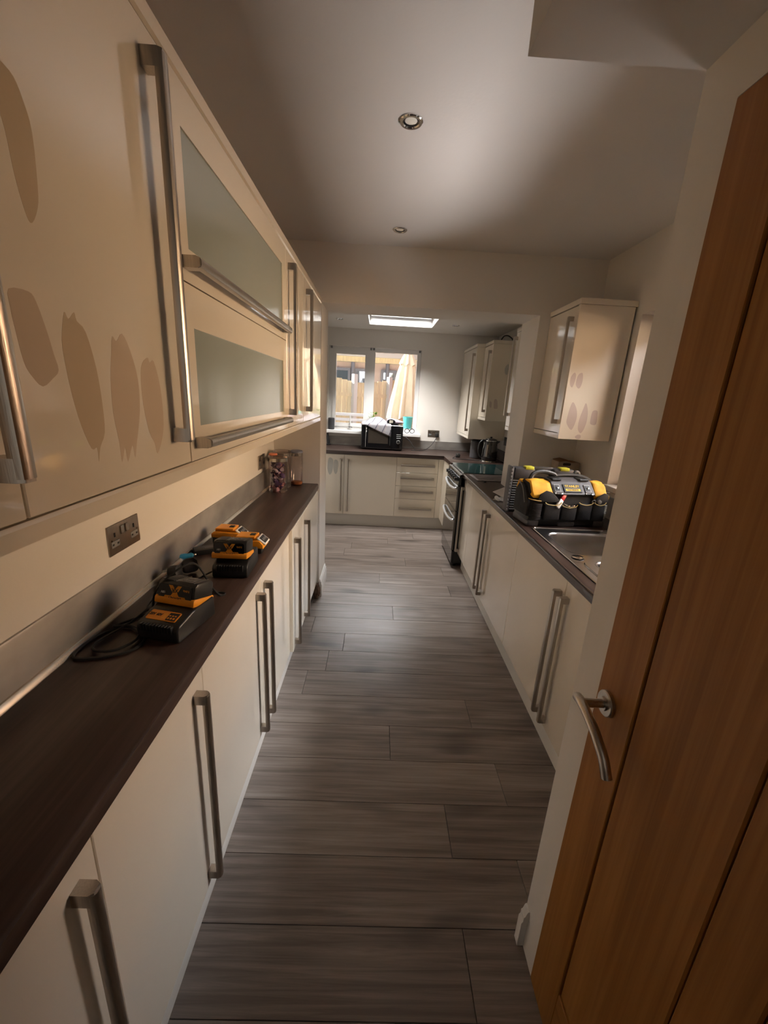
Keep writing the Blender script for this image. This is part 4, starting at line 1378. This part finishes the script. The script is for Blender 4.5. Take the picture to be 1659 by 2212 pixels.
# front pockets with yellow piping
for x0, x1, zt0 in ((-0.150, -0.052, 0.124), (-0.052, 0.042, 0.112), (0.042, 0.130, 0.128), (0.130, 0.205, 0.128)):
    bm = bmesh.new()
    bx(bm, x0 + 0.002, x1 - 0.002, -HD - 0.020, -HD + 0.004, 0.036, zt0, 0.008, 2)
    bmesh.ops.subdivide_edges(bm, edges=bm.edges[:], cuts=1, use_grid_fill=True)
    soft(bm, x0 * 20, 0.004)
    pk = obj('pocket', bm, 'bag_fabric', bg, local=True, angle=70)
    xm = (x0 + x1) / 2
    obj('piping', tube_bm([(x0 + 0.003, -HD - 0.018, zt0 + 0.010), (x0 + 0.014, -HD - 0.022, zt0 + 0.002), (xm, -HD - 0.023, zt0 - 0.004), (x1 - 0.014, -HD - 0.022, zt0 + 0.002), (x1 - 0.003, -HD - 0.018, zt0 + 0.012)], 0.0022, 6, sub=4),
        'piping_yellow', pk, local=True)
obj('piping', tube_bm([(-0.226, -HD + 0.03, 0.146), (-0.218, -HD - 0.006, 0.146), (-0.190, -HD - 0.014, 0.142), (-0.170, -HD - 0.014, 0.140)], 0.0026, 6, sub=4), 'piping_yellow', bg, local=True)
# ribbed corner panels
bm = bmesh.new()
for i in range(13):
    zz = 0.040 + i * 0.0068
    tube(bm, [(-0.205, -HD - 0.004, zz), (-0.190, -HD - 0.016, zz), (-0.165, -HD - 0.018, zz)], 0.0028, 5, sub=2)
obj('ribbed_corner', bm, 'bag_rib', bg, local=True)
bm = bmesh.new()
for i in range(11):
    zz = 0.050 + i * 0.0072
    bx(bm, 0.198, 0.210, -HD - 0.020, -HD - 0.014, zz, zz + 0.003)
obj('webbing_ladder', bm, 'ink_white', bg, local=True)
# end face: side gusset with zip
bm = bmesh.new()
prism(bm, [(-HD + 0.01, 0.05), (-HD + 0.006, 0.13), (-0.02, 0.205), (0.04, 0.215), (HD - 0.01, 0.17), (HD - 0.012, 0.05)], 'X', -HW - 0.012, -HW + 0.006, 0.006, 2)
gs = obj('end_gusset', bm, 'bag_fabric', bg, local=True)
obj('zip', tube_bm([(-HW - 0.013, -0.050, 0.120), (-HW - 0.014, -0.010, 0.190), (-HW - 0.012, 0.045, 0.218)], 0.003, 6, sub=4), 'mid_grey_plastic', gs, local=True)
bm = bmesh.new()
prism(bm, [(-HD + 0.008, 0.05), (-HD + 0.006, 0.13), (-0.02, 0.20), (0.04, 0.21), (HD - 0.01, 0.17), (HD - 0.012, 0.05)], 'X', HW - 0.006, HW + 0.004, 0.004, 2)
obj('end_gusset', bm, 'bag_fabric', bg, local=True)
obj('strap_hook', tube_bm([(0.222, -0.060, 0.165), (0.238, -0.064, 0.168), (0.244, -0.064, 0.155), (0.236, -0.064, 0.146), (0.224, -0.064, 0.150)], 0.003, 6, sub=3), 'piping_yellow', bg, local=True)
obj('pull_tab', lathe_bm([(0.003, 0.214), (0.0042, 0.222), (0.0042, 0.248), (0.002, 0.250)], (0, -0.055, 0.183), 8, 'X'), 'black_rubber', bg, local=True)

rz = Matrix.Rotation(math.radians(6.5), 4, 'Z')


def onbag(x, y, z_):
    v = Matrix.Translation((1.040, 2.196, 0.9140)) @ rz @ Vector((x, y, z_))
    return v


t = thing('utility_knife', 'white and red tool handle sticking out of the bag pocket', 'tool', onbag(-0.068, -HD - 0.012, 0.122), 0, rot=(math.radians(-20), math.radians(38), math.radians(6)))
obj('grip', box(-0.013, 0.013, -0.009, 0.009, -0.02, 0.034, 0.006, 2), 'ink_white', t, local=True)
obj('end', box(-0.012, 0.012, -0.008, 0.008, 0.030, 0.072, 0.004, 2), 'red_plastic', t, local=True)
t = thing('pliers', 'shiny steel pliers poking from the second bag pocket', 'pliers', onbag(-0.006, -HD - 0.012, 0.105), math.radians(6.5))
obj('jaw', tube_bm([(-0.034, 0, 0.024), (-0.012, -0.004, 0.014), (0.020, -0.002, 0.004)], [0.003, 0.005, 0.004], 8, sub=3), 'chrome', t, local=True)
obj('jaw', tube_bm([(0.0, -0.004, -0.002), (0.018, -0.004, 0.010), (0.030, -0.002, 0.014)], [0.004, 0.006, 0.005], 8, sub=3), 'chrome', t, local=True)
t = thing('socket_key', 'grey metal key with loop hooked on the right bag pocket', 'tool', onbag(0.150, -HD - 0.016, 0.142), math.radians(6.5))
obj('head', lathe_bm([(0.0, -0.008), (0.011, -0.006), (0.012, 0.004), (0.0, 0.008)], (0.012, 0, 0), 14, 'Y', cap=False), 'mid_grey_plastic', t, local=True)
obj('loop', tube_bm([(-0.020 + 0.010 * math.cos(a), 0, 0.001 + 0.009 * math.sin(a)) for a in [2 * PI * k / 12 for k in range(12)]], 0.002, 6, closed=True), 'mid_grey_plastic', t, local=True)

# organiser case standing on edge behind the bag
cs = thing('organiser_case', 'dark upright organiser case with lime latches behind the tool bag', 'case', (0.998, 2.395, 0.9104), math.radians(2))
obj('shell', box(-0.190, 0.190, -0.034, 0.034, 0.0, 0.212, 0.008, 2), 'black_plastic', cs, local=True)
obj('side_wall', box(-0.202, -0.188, -0.040, 0.040, 0.0, 0.276, 0.006, 2), 'grey_plastic', cs, local=True)
bm = bmesh.new()
for i in range(13):
    bx(bm, -0.2065, -0.200, -0.052, -0.044, 0.014 + i * 0.020, 0.026 + i * 0.020, 0.001)
    bx(bm, -0.186, -0.150, -0.0375, -0.033, 0.018 + i * 0.0145, 0.024 + i * 0.0145, 0.001)
obj('ribs', bm, 'mid_grey_plastic', cs, local=True)
for x0, x1 in ((-0.182, -0.060), (0.052, 0.178)):
    obj('latch_block', box(x0, x1, -0.036, 0.036, 0.205, 0.272, 0.010, 2), 'grey_plastic', cs, local=True)
for x0, x1 in ((-0.120, -0.068), (0.090, 0.146)):
    obj('latch', box(x0, x1, -0.038, 0.010, 0.262, 0.281, 0.004, 2), 'lime_plastic', cs, local=True)
bm = bmesh.new()
bx(bm, -0.062, 0.058, -0.012, 0.012, 0.256, 0.278, 0.006, 2)
obj('grip', bm, 'grey_plastic', cs, local=True)
bm = bmesh.new()
tube(bm, [(0.178, -0.030, 0.215), (0.180, -0.034, 0.255), (0.192, -0.034, 0.262), (0.206, -0.034, 0.250), (0.208, -0.034, 0.205), (0.196, -0.034, 0.188)], 0.009, 8, sub=4)
obj('clear_loop', bm, 'mid_grey_plastic', cs, local=True)

# cardboard box
cb = thing('cardboard_box', 'small open cardboard box in the corner behind the tool bag', 'box', (1.322, 2.805, 0.9104))
bm = bmesh.new()
x0, x1, y0, y1, z0, z1 = 1.245, 1.392, 2.745, 2.862, 0.9104, 1.175
for a in ((x0, x1, y0, y0 + 0.003), (x0, x1, y1 - 0.003, y1), (x0, x0 + 0.003, y0 + 0.003, y1 - 0.003), (x1 - 0.003, x1, y0 + 0.003, y1 - 0.003)):
    bx(bm, *a, z0, z1)
bx(bm, x0 + 0.003, x1 - 0.003, y0 + 0.003, y1 - 0.003, z0, z0 + 0.003)
obj('walls', bm, 'cardboard', cb)
bm = bmesh.new()
prism(bm, [(x0 + 0.004, 1.182), (x0 + 0.050, 1.192), (x1 - 0.004, 1.170), (x1 - 0.01, 1.164), (x0 + 0.05, 1.184), (x0 + 0.004, 1.176)], 'Y', y0 + 0.004, y1 - 0.004)
obj('flap', bm, 'cardboard_inner', cb)
bm = bmesh.new()
prism(bm, rrect(x0 + 0.030, x0 + 0.085, 1.152, 1.170, 0.008, 4), 'Y', y0 - 0.0006, y0 - 0.0001)
obj('hand_hole', bm, 'ink', cb)

# papers
for i, (pts, zz, lab) in enumerate((([(0.800, 2.655), (0.905, 2.580), (0.990, 2.660), (0.880, 2.735)], 0.9106, 'white folded leaflet lying under the papers by the organiser case'),
                                    ([(0.845, 2.835), (0.895, 2.640), (1.020, 2.660), (1.005, 3.010)], 0.9146, 'loose pale paper sheet by the organiser case'))):
    bm = bmesh.new()
    if i == 0:
        prism(bm, pts, 'Z', zz, zz + 0.0035)
        for q in range(2):
            bmv = [(a + 0.006 * q, b + 0.01 * q) for a, b in pts]
            prism(bm, bmv, 'Z', zz + 0.0037 + q * 0.0001, zz + 0.00385 + q * 0.0001)
    else:
        prism(bm, pts, 'Z', zz, zz + 0.0012)
    for v in bm.verts:
        if i == 1 and v.co.y > 2.9:
            v.co.z += 0.022
        if i == 1 and v.co.x < 0.86:
            v.co.z += 0.010
    tag(obj('paper_sheet' if i else 'leaflet', bm, 'paper'), lab, 'paper')
tag(obj('rolled_wipe', lathe_bm([(0.006, -0.035), (0.012, -0.03), (0.013, 0.03), (0.007, 0.035)], (0.826, 2.640, 0.9235), 12, 'Y'), 'paper'), 'small white paper roll at the front of the leaflets', 'paper')

# ribbed mat beside the cooker
mt = thing('drainer_mat', 'ribbed grey brown chopping mat beside the cooker lid', 'mat', (1.03, 3.42, 0.9104))
bm = bmesh.new()
prism(bm, [(0.829, 3.535), (0.842, 3.285), (1.230, 3.300), (1.245, 3.545)], 'Z', 0.9104, 0.918, 0.002)
obj('board', bm, 'slate_ribs', mt)
bm = bmesh.new()
for i in range(9):
    y = 3.315 + i * 0.025
    bx(bm, 0.855, 1.225, y, y + 0.009, 0.918, 0.9215, 0.001)
obj('ribs', bm, 'slate_ribs', mt)
tag(obj('small_knob', lathe_bm([(0.010, 0.9104), (0.012, 0.915), (0.010, 0.922), (0.0, 0.924)], (0.895, 3.245, 0), 12), 'black_plastic'), 'small black knob lying in front of the ribbed mat', 'knob')

# ------------------------------------------------------------------ kettle and canister, plug
kt = thing('kettle', 'shiny black kettle with chrome trim in the far right corner', 'kettle', (1.236, 4.445, 0.9104))
kx, ky, kz = 1.236, 4.445, 0.9104
obj('power_base', lathe_bm([(0.090, 0.0), (0.094, 0.004), (0.092, 0.014), (0.080, 0.018)], (kx, ky, kz), 32), 'chrome', kt)
obj('body', lathe_bm([(0.078, 0.019), (0.083, 0.030), (0.084, 0.060), (0.078, 0.150), (0.068, 0.215), (0.064, 0.228)], (kx, ky, kz), 36), 'kettle_black', kt, angle=60)
ldd = obj('lid', lathe_bm([(0.066, 0.2282), (0.066, 0.234), (0.058, 0.246), (0.030, 0.256), (0.0, 0.258)], (kx, ky, kz), 32, cap=False), 'kettle_black', kt)
obj('lid_knob', lathe_bm([(0.010, 0.257), (0.013, 0.265), (0.010, 0.270), (0.0, 0.271)], (kx, ky, kz), 16, cap=False), 'black_plastic', ldd)
obj('rim', lathe_bm([(0.0645, 0.224), (0.0685, 0.226), (0.0685, 0.232), (0.0645, 0.233)], (kx, ky, kz), 32, cap=False), 'chrome', kt)
bm = bmesh.new()
prism(bm, [(-0.012, 0.0), (0.012, 0.0), (0.008, 0.13), (-0.008, 0.13)], 'Y', 0.0, 0.004)
bmesh.ops.transform(bm, matrix=Matrix.Translation((kx - 0.055, ky - 0.072, kz + 0.06)) @ Matrix.Rotation(math.radians(-38), 4, 'Z') @ Matrix.Rotation(math.radians(-6), 4, 'X'), verts=bm.verts[:])
obj('gauge', bm, 'chrome', kt)
obj('spout', prism_bm([(kx + 0.050, 1.09), (kx + 0.100, 1.135), (kx + 0.060, 1.14)], 'Y', ky - 0.018, ky + 0.018, 0.003), 'kettle_black', kt)
obj('handle', tube_bm([(kx - 0.060, ky - 0.01, kz + 0.225), (kx - 0.092, ky - 0.01, kz + 0.228), (kx - 0.122, ky - 0.01, kz + 0.190), (kx - 0.126, ky - 0.01, kz + 0.110), (kx - 0.105, ky - 0.01, kz + 0.058), (kx - 0.080, ky - 0.01, kz + 0.050)], 0.010, 10, sub=5),
    'black_plastic', kt)
cn = thing('canister', 'dark grey canister standing behind the kettle', 'canister', (1.150, 4.700, 0.9104))
obj('body', lathe_bm([(0.066, 0.0), (0.070, 0.005), (0.070, 0.180), (0.066, 0.186)], (1.150, 4.700, 0.9104), 28), 'grey_plastic', cn)
obj('lid', lathe_bm([(0.067, 0.1865), (0.069, 0.200), (0.050, 0.210), (0.0, 0.212)], (1.150, 4.700, 0.9104), 28, cap=False), 'black_plastic', cn)
plug('black mains plug lying on the worktop left of the kettle', (0.930, 4.640, 0.936), (math.radians(100), 0, math.radians(160)))
tag(obj('kettle_cable', tube_bm([(1.145, 4.47, 0.914), (1.06, 4.49, 0.914), (0.98, 4.50, 0.914), (0.88, 4.50, 0.914), (0.855, 4.54, 0.914), (0.88, 4.60, 0.916), (0.905, 4.64, 0.925)], 0.0035, 6, sub=5), 'black_rubber'),
    'thin black cable from the kettle to its plug', 'cable')

# ------------------------------------------------------------------ microwave and what lies on it
mw = thing('microwave', 'black microwave oven under the garden window', 'microwave', (0.057, 5.08, 0.9104))
mx0, mx1, my0, my1, mz0, mz1 = -0.193, 0.307, 4.945, 5.195, 0.922, 1.212
obj('casing', box(mx0, mx1, my0, my1, mz0, mz1, 0.004), 'black_plastic', mw)
dr = obj('door', box(mx0 + 0.003, 0.176, my0 - 0.018, my0 - 0.0005, mz0 + 0.004, mz1 - 0.004, 0.004), 'black_gloss', mw)
obj('door_window', box(mx0 + 0.085, 0.130, my0 - 0.0188, my0 - 0.0181, mz0 + 0.068, mz1 - 0.048), 'oven_glass', dr)
obj('door_pull', box(0.148, 0.160, my0 - 0.030, my0 - 0.019, mz0 + 0.05, mz1 - 0.05, 0.003), 'black_plastic', dr)
cpn = obj('control_panel', box(0.180, mx1 - 0.003, my0 - 0.016, my0 - 0.0005, mz0 + 0.004, mz1 - 0.004, 0.003), 'black_gloss', mw)
for q in range(3):
    obj('button', box(0.230, 0.282, my0 - 0.0175, my0 - 0.0162, 1.103 - q * 0.021, 1.107 - q * 0.021), 'ink_white', cpn)
obj('dial', lathe_bm([(0.019, 0.0), (0.019, -0.004), (0.015, -0.0045), (0.0145, -0.014), (0.0, -0.0145)], (0.254, my0 - 0.0161, 1.018), 24, 'Y'), 'black_plastic', cpn)
obj('dial_ring', lathe_bm([(0.0215, -0.0003), (0.0215, -0.003), (0.0192, -0.0032), (0.0192, -0.0003)], (0.254, my0 - 0.016, 1.018), 24, 'Y', cap=False), 'ink_white', cpn)
bm = bmesh.new()
bx(bm, mx0 + 0.054, mx0 + 0.0565, my0 - 0.0187, my0 - 0.0181, mz0 + 0.02, mz1 - 0.02)
for zz in (1.118, 1.150):
    bx(bm, mx0 + 0.056, mx0 + 0.066, my0 - 0.0187, my0 - 0.0181, zz, zz + 0.022)
obj('glint_line', bm, 'ink_white', dr)  # white reflection glints modelled as thin strips on the door
for x in (mx0 + 0.05, mx1 - 0.05):
    for y in (my0 + 0.04, my1 - 0.04):
        obj('foot', lathe_bm([(0.014, 0.0), (0.016, 0.012)], (x, y, 0.9104), 12), 'black_rubber', mw)
tag(obj('microwave_cable', tube_bm([(0.310, 5.15, 1.07), (0.36, 5.13, 1.06), (0.425, 5.10, 1.00), (0.475, 5.07, 0.918), (0.43, 5.06, 0.9145), (0.52, 5.08, 0.9145), (0.62, 5.13, 0.925), (0.70, 5.20, 0.985), (0.752, 5.245, 1.06), (0.758, 5.246, 1.082)], 0.0042, 6, sub=5), 'black_rubber'),
    'black cable from the microwave to the wall socket', 'cable')
plug('black mains plug pushed into the socket right of the microwave', (0.762, YB - 0.0275, 1.097), (math.radians(-90), math.radians(180), 0))

# tea towel: draped grid
bm = bmesh.new()
uvl = bm.loops.layers.uv.new('UVMap')
nu, nv = 26, 30
grid = []
for i in range(nu + 1):
    u = i / nu
    row = []
    for j in range(nv + 1):
        v = j / nv
        xx = -0.195 + 0.345 * u
        drop = 0.015 + 0.125 * max(0.0, (u - 0.18) / 0.82) ** 0.9
        total = 0.26 + drop
        s_ = v * total
        if s_ < 0.26:
            y = 5.185 - s_ * (5.185 - (my0 - 0.022)) / 0.26
            hump = 0.075 * math.exp(-((u - 0.52) / 0.33) ** 2) * math.exp(-((s_ - 0.10) / 0.085) ** 2)
            zz = mz1 + 0.003 + hump + 0.010 * (0.5 + 0.5 * noise.noise(Vector((u * 6, v * 7, 0.3))))
        else:
            d_ = s_ - 0.26
            y = my0 - 0.024 - 0.004 * (0.5 + 0.5 * noise.noise(Vector((u * 9, d_ * 20, 1.7))))
            zz = mz1 + 0.003 - d_
        row.append((bm.verts.new((xx + 0.012 * v * u, y, zz)), u, v))
    grid.append(row)
for i in range(nu):
    for j in range(nv):
        q = (grid[i][j], grid[i + 1][j], grid[i + 1][j + 1], grid[i][j + 1])
        f = bm.faces.new([a[0] for a in q])
        for lp_, a in zip(f.loops, q):
            lp_[uvl].uv = (a[1] * 0.85 + a[2] * 0.35, a[2])
tw = tag(obj('tea_towel', bm, 'towel_cloth', angle=180), 'striped grey tea towel crumpled over the microwave corner', 'towel')
md = tw.modifiers.new('thick', 'SOLIDIFY')
md.thickness = 0.0025
md.offset = 1

# hand-held vacuum on the microwave
hv = thing('handheld_vacuum', 'small pinkish grey handheld vacuum lying on the microwave', 'vacuum', (0.19, 5.02, mz1 + 0.0005))
bm = bmesh.new()
rings = []
prof = [(0.105, 0.016, 0.018), (0.112, 0.032, 0.028), (0.150, 0.042, 0.034), (0.195, 0.044, 0.036), (0.240, 0.036, 0.029), (0.280, 0.022, 0.017), (0.306, 0.010, 0.008), (0.314, 0.003, 0.003)]
for x, ry, rz_ in prof:
    rings.append([bm.verts.new((x, 5.02 + ry * math.cos(2 * PI * k / 20), mz1 + 0.040 - (x - 0.1) * 0.04 + rz_ * math.sin(2 * PI * k / 20))) for k in range(20)])
for A, B in zip(rings, rings[1:]):
    for k in range(20):
        bm.faces.new((A[k], A[(k + 1) % 20], B[(k + 1) % 20], B[k]))
bm.faces.new(list(reversed(rings[0])))
bm.faces.new(rings[-1])
obj('shell', bm, 'wrapper_lilac', hv, angle=60)
bm = bmesh.new()
lathe(bm, [(0.0, 0.0), (0.030, 0.0), (0.033, 0.004), (0.030, 0.010)], (0, 0, 0), 24, 'Y', cap=False)
bmesh.ops.transform(bm, matrix=Matrix.Translation((0.158, 4.9735, mz1 + 0.038)) @ Matrix.Diagonal((1.55, 1, 0.9, 1)), verts=bm.verts[:])
obj('mouth', bm, 'black_gloss', hv)
obj('screen', box(0.136, 0.180, 4.969, 4.9732, mz1 + 0.022, mz1 + 0.054, 0.001), 'screen_grey', hv)
obj('rest', box(0.13, 0.24, 4.99, 5.05, mz1 + 0.0005, mz1 + 0.012, 0.004), 'black_plastic', hv)

# ------------------------------------------------------------------ window sill things
sp = thing('smart_speaker', 'dark grey fabric speaker at the left end of the window sill', 'speaker', (-0.588, 5.255, 1.1022))
obj('body', lathe_bm([(0.034, 0.0), (0.040, 0.006), (0.041, 0.070), (0.040, 0.136), (0.035, 0.142), (0.0, 0.143)], (-0.588, 5.255, 1.1022), 24), 'speaker_cloth', sp)
t = thing('cordless_phone', 'slim black phone leaning on the back upstand at the far left', 'phone', (-0.608, 5.200, 0.9104), 0, rot=(math.radians(-6), math.radians(-10), 0))
obj('handset', box(-0.016, 0.016, -0.010, 0.010, 0.0, 0.150, 0.006, 2), 'black_plastic', t, local=True)
obj('stand', box(-0.028, 0.028, -0.022, 0.022, 0.0, 0.016, 0.005, 2), 'black_plastic', t, local=True)
gl = thing('sunglasses', 'dark rimmed glasses lying on the right end of the window sill', 'glasses', (0.405, 5.250, 1.1022))
for cx in (0.372, 0.438):
    obj('lens', lathe_bm([(0.0, 0.0), (0.026, 0.0), (0.026, 0.003), (0.0, 0.003)], (cx, 5.240, 1.1325), 18, 'Y', cap=False), 'white_plastic', gl)
    obj('rim', tube_bm([(cx + 0.029 * math.cos(a), 5.2405, 1.1325 + 0.027 * math.sin(a)) for a in [2 * PI * k / 18 for k in range(18)]], 0.0042, 6, closed=True), 'black_plastic', gl)
obj('bridge', tube_bm([(0.398, 5.240, 1.142), (0.405, 5.238, 1.146), (0.412, 5.240, 1.142)], 0.003, 6, sub=2), 'black_plastic', gl)
hb = thing('potted_herb', 'small green potted herb on the sill behind the microwave', 'plant', (-0.045, 5.262, 1.1022))
obj('pot', lathe_bm([(0.040, 0.0), (0.052, 0.090), (0.056, 0.092), (0.056, 0.100), (0.048, 0.100)], (-0.045, 5.262, 1.1022), 20), 'grey_plastic', hb)
bm = bmesh.new()
for i in range(70):
    a, rr = random.uniform(0, 2 * PI), random.uniform(0.0, 0.085)
    c = Vector((-0.045 + rr * 1.1 * math.cos(a), 5.262 + rr * 0.55 * math.sin(a), 1.225 + random.uniform(0, 0.115) - rr * 0.2))
    d = Vector((math.cos(a), math.sin(a) * 0.5, random.uniform(0.2, 0.9))).normalized() * random.uniform(0.018, 0.034)
    s_ = d.cross(Vector((0, 0, 1))).normalized() * 0.009
    vs = [bm.verts.new(c - d * 0.4), bm.verts.new(c + s_), bm.verts.new(c + d), bm.verts.new(c - s_)]
    bm.faces.new(vs)
lf = obj('leaves', bm, 'leaf', hb)
lf['kind'] = 'stuff'

# ================================================================== GARDEN
gr = bmesh.new()
bx(gr, -9, 9, YB + 0.27, 16, -0.20, -0.10)
struct('patio', gr, 'patio_stone')
# neighbouring brick wall outside the side window, out of view, placed for its warm bounce
struct('wall_neighbour', box(4.2, 4.4, -3.5, 8.0, -0.1, 3.6), 'brick')

pa = thing('parasol', 'closed cream garden parasol outside the window', 'parasol', (0.455, 7.2, -0.10))
bm = bmesh.new()
n = 48
prof = [(2.243, 0.018), (2.225, 0.055), (2.16, 0.090), (2.06, 0.120), (2.05, 0.118), (1.90, 0.130), (1.70, 0.150), (1.50, 0.176), (1.32, 0.200), (1.23, 0.208)]
rings = []
for zc, rr in prof:
    ring = []
    for k in range(n):
        a = 2 * PI * k / n
        fold = 1 + (0.30 if zc < 2.0 else 0.12) * math.cos(8 * a + 0.6) * min(1, (2.25 - zc) / 0.35)
        dz = 0.0
        if zc < 1.4:
            dz = -0.085 * (0.5 + 0.5 * math.sin(a * 2.0 + 0.4)) * (1.4 - zc) / 0.17
        ring.append(bm.verts.new((0.455 + rr * fold * math.cos(a) - (2.24 - zc) * 0.055, 7.2 + rr * fold * 0.8 * math.sin(a), zc + dz)))
    rings.append(ring)
for A, B in zip(rings, rings[1:]):
    for k in range(n):
        bm.faces.new((A[k], A[(k + 1) % n], B[(k + 1) % n], B[k]))
bm.faces.new(rings[0])
obj('canopy', bm, 'parasol_cloth', pa, angle=60)
bm = bmesh.new()
rings = []
for zc, rr in [(2.252, 0.012), (2.235, 0.060), (2.16, 0.100), (2.05, 0.138)]:
    rings.append([bm.verts.new((0.455 + rr * (1 + 0.16 * math.cos(8 * a + 0.6)) * math.cos(a), 7.2 + rr * 0.85 * (1 + 0.16 * math.cos(8 * a + 0.6)) * math.sin(a), zc + (0.02 * math.cos(8 * a) if zc < 2.1 else 0))) for a in [2 * PI * k / n for k in range(n)]])
for A, B in zip(rings, rings[1:]):
    for k in range(n):
        bm.faces.new((A[k], A[(k + 1) % n], B[(k + 1) % n], B[k]))
bm.faces.new(rings[0])
obj('top_flap', bm, 'parasol_cloth', pa, angle=60)
obj('pole', lathe_bm([(0.020, -0.10), (0.020, 2.24)], (0.455, 7.2, 0), 12), 'handle_silver', pa)
obj('base', lathe_bm([(0.24, -0.10), (0.24, -0.05), (0.05, -0.02), (0.05, 0.15), (0.0, 0.15)], (0.455, 7.2, 0), 24), 'patio_stone', pa)

# timber fence of separate boards
fe = thing('garden_fence', 'sunlit yellow timber fence of upright boards across the garden', 'fence', (-0.1, 8.7, -0.10), math.radians(38))
i = 0
x = -2.4
while x < 2.6:
    top = 1.92 + 0.05 * math.sin((x + 2.1) * 2 * PI / 1.85 - 1.1)
    obj('board', box(x, x + 0.118, 0, 0.018 + 0.004 * (i % 2), 0, top, 0.003), 'fence_timber', fe, local=True)
    x += 0.124
    i += 1
for x in (-1.75, -0.58, 0.30, 1.35):
    obj('post', box(x, x + 0.085, -0.10, -0.005, 0, 2.02, 0.004), 'roof_white', fe, local=True)
obj('rail', box(-2.4, 2.6, -0.030, -0.001, 1.60, 1.67), 'fence_timber', fe, local=True)

# neighbouring building behind the fence
gb = thing('neighbour_house', 'pale pink rendered outbuilding with white eaves beyond the fence', 'building', (0, 10.6, -0.10))
obj('wall', box(-4.5, 4.5, 10.4, 10.6, -0.10, 2.28), 'render_pink', gb)
obj('timber_band', box(-4.5, 4.5, 10.28, 10.399, 2.285, 2.40), 'fence_timber', gb)
obj('fascia', box(-4.6, 4.6, 10.15, 10.62, 2.401, 2.60), 'roof_white', gb)
bm = bmesh.new()
prism(bm, [(10.10, 2.601), (10.10, 2.66), (13.0, 3.6), (13.0, 3.54)], 'X', -4.7, 4.7)
obj('roof', bm, 'patio_stone', gb)
for x0, x1 in ((-1.45, -0.72), (-0.62, -0.30), (0.02, 0.40), (0.62, 1.25)):
    bm = bmesh.new()
    frame_ring(bm, x0, x1, 0.9, 2.14, 0.06, mk_y(10.34, 10.399))
    f_ = obj('window', bm, 'blue_frame', gb)
    obj('pane', box(x0 + 0.05, x1 - 0.05, 10.37, 10.38, 0.95, 2.09), 'garden_glass', f_)
for x in (-0.66, 0.17):
    obj('downpipe', lathe_bm([(0.045, 0.0), (0.045, 2.28)], (x, 10.33, 0), 12), 'blue_frame', gb)

# white slatted bench close to the window, and a cyan tub
be = thing('garden_bench', 'pale blue shaded slatted garden bench below the left sash', 'bench', (-0.75, 6.5, -0.10))
for k in range(5):
    obj('slat', box(-1.25, -0.12, 6.50 + 0.012 * k, 6.52 + 0.012 * k, 0.90 + 0.078 * k, 0.945 + 0.078 * k, 0.004), 'roof_white', be)
for k in range(4):
    obj('seat_slat', box(-1.25, -0.12, 6.14 + 0.09 * k, 6.21 + 0.09 * k, 0.34, 0.365, 0.004), 'roof_white', be)
for x in (-1.22, -0.20):
    obj('leg', box(x, x + 0.05, 6.575, 6.62, -0.10, 1.28), 'roof_white', be)
    obj('leg', box(x, x + 0.05, 6.14, 6.19, -0.10, 0.339), 'roof_white', be)
ct = thing('plastic_tub', 'cyan plastic tub standing outside under the parasol', 'tub', (0.452, 6.35, -0.10))
obj('body', lathe_bm([(0.060, 1.05), (0.072, 1.235), (0.077, 1.245), (0.077, 1.255), (0.066, 1.255), (0.056, 1.07)], (0.452, 6.35, 0), 24), 'cyan_plastic', ct)
obj('stool', lathe_bm([(0.14, -0.10), (0.08, 1.03), (0.10, 1.0495)], (0.452, 6.35, 0), 16), 'roof_white', ct)
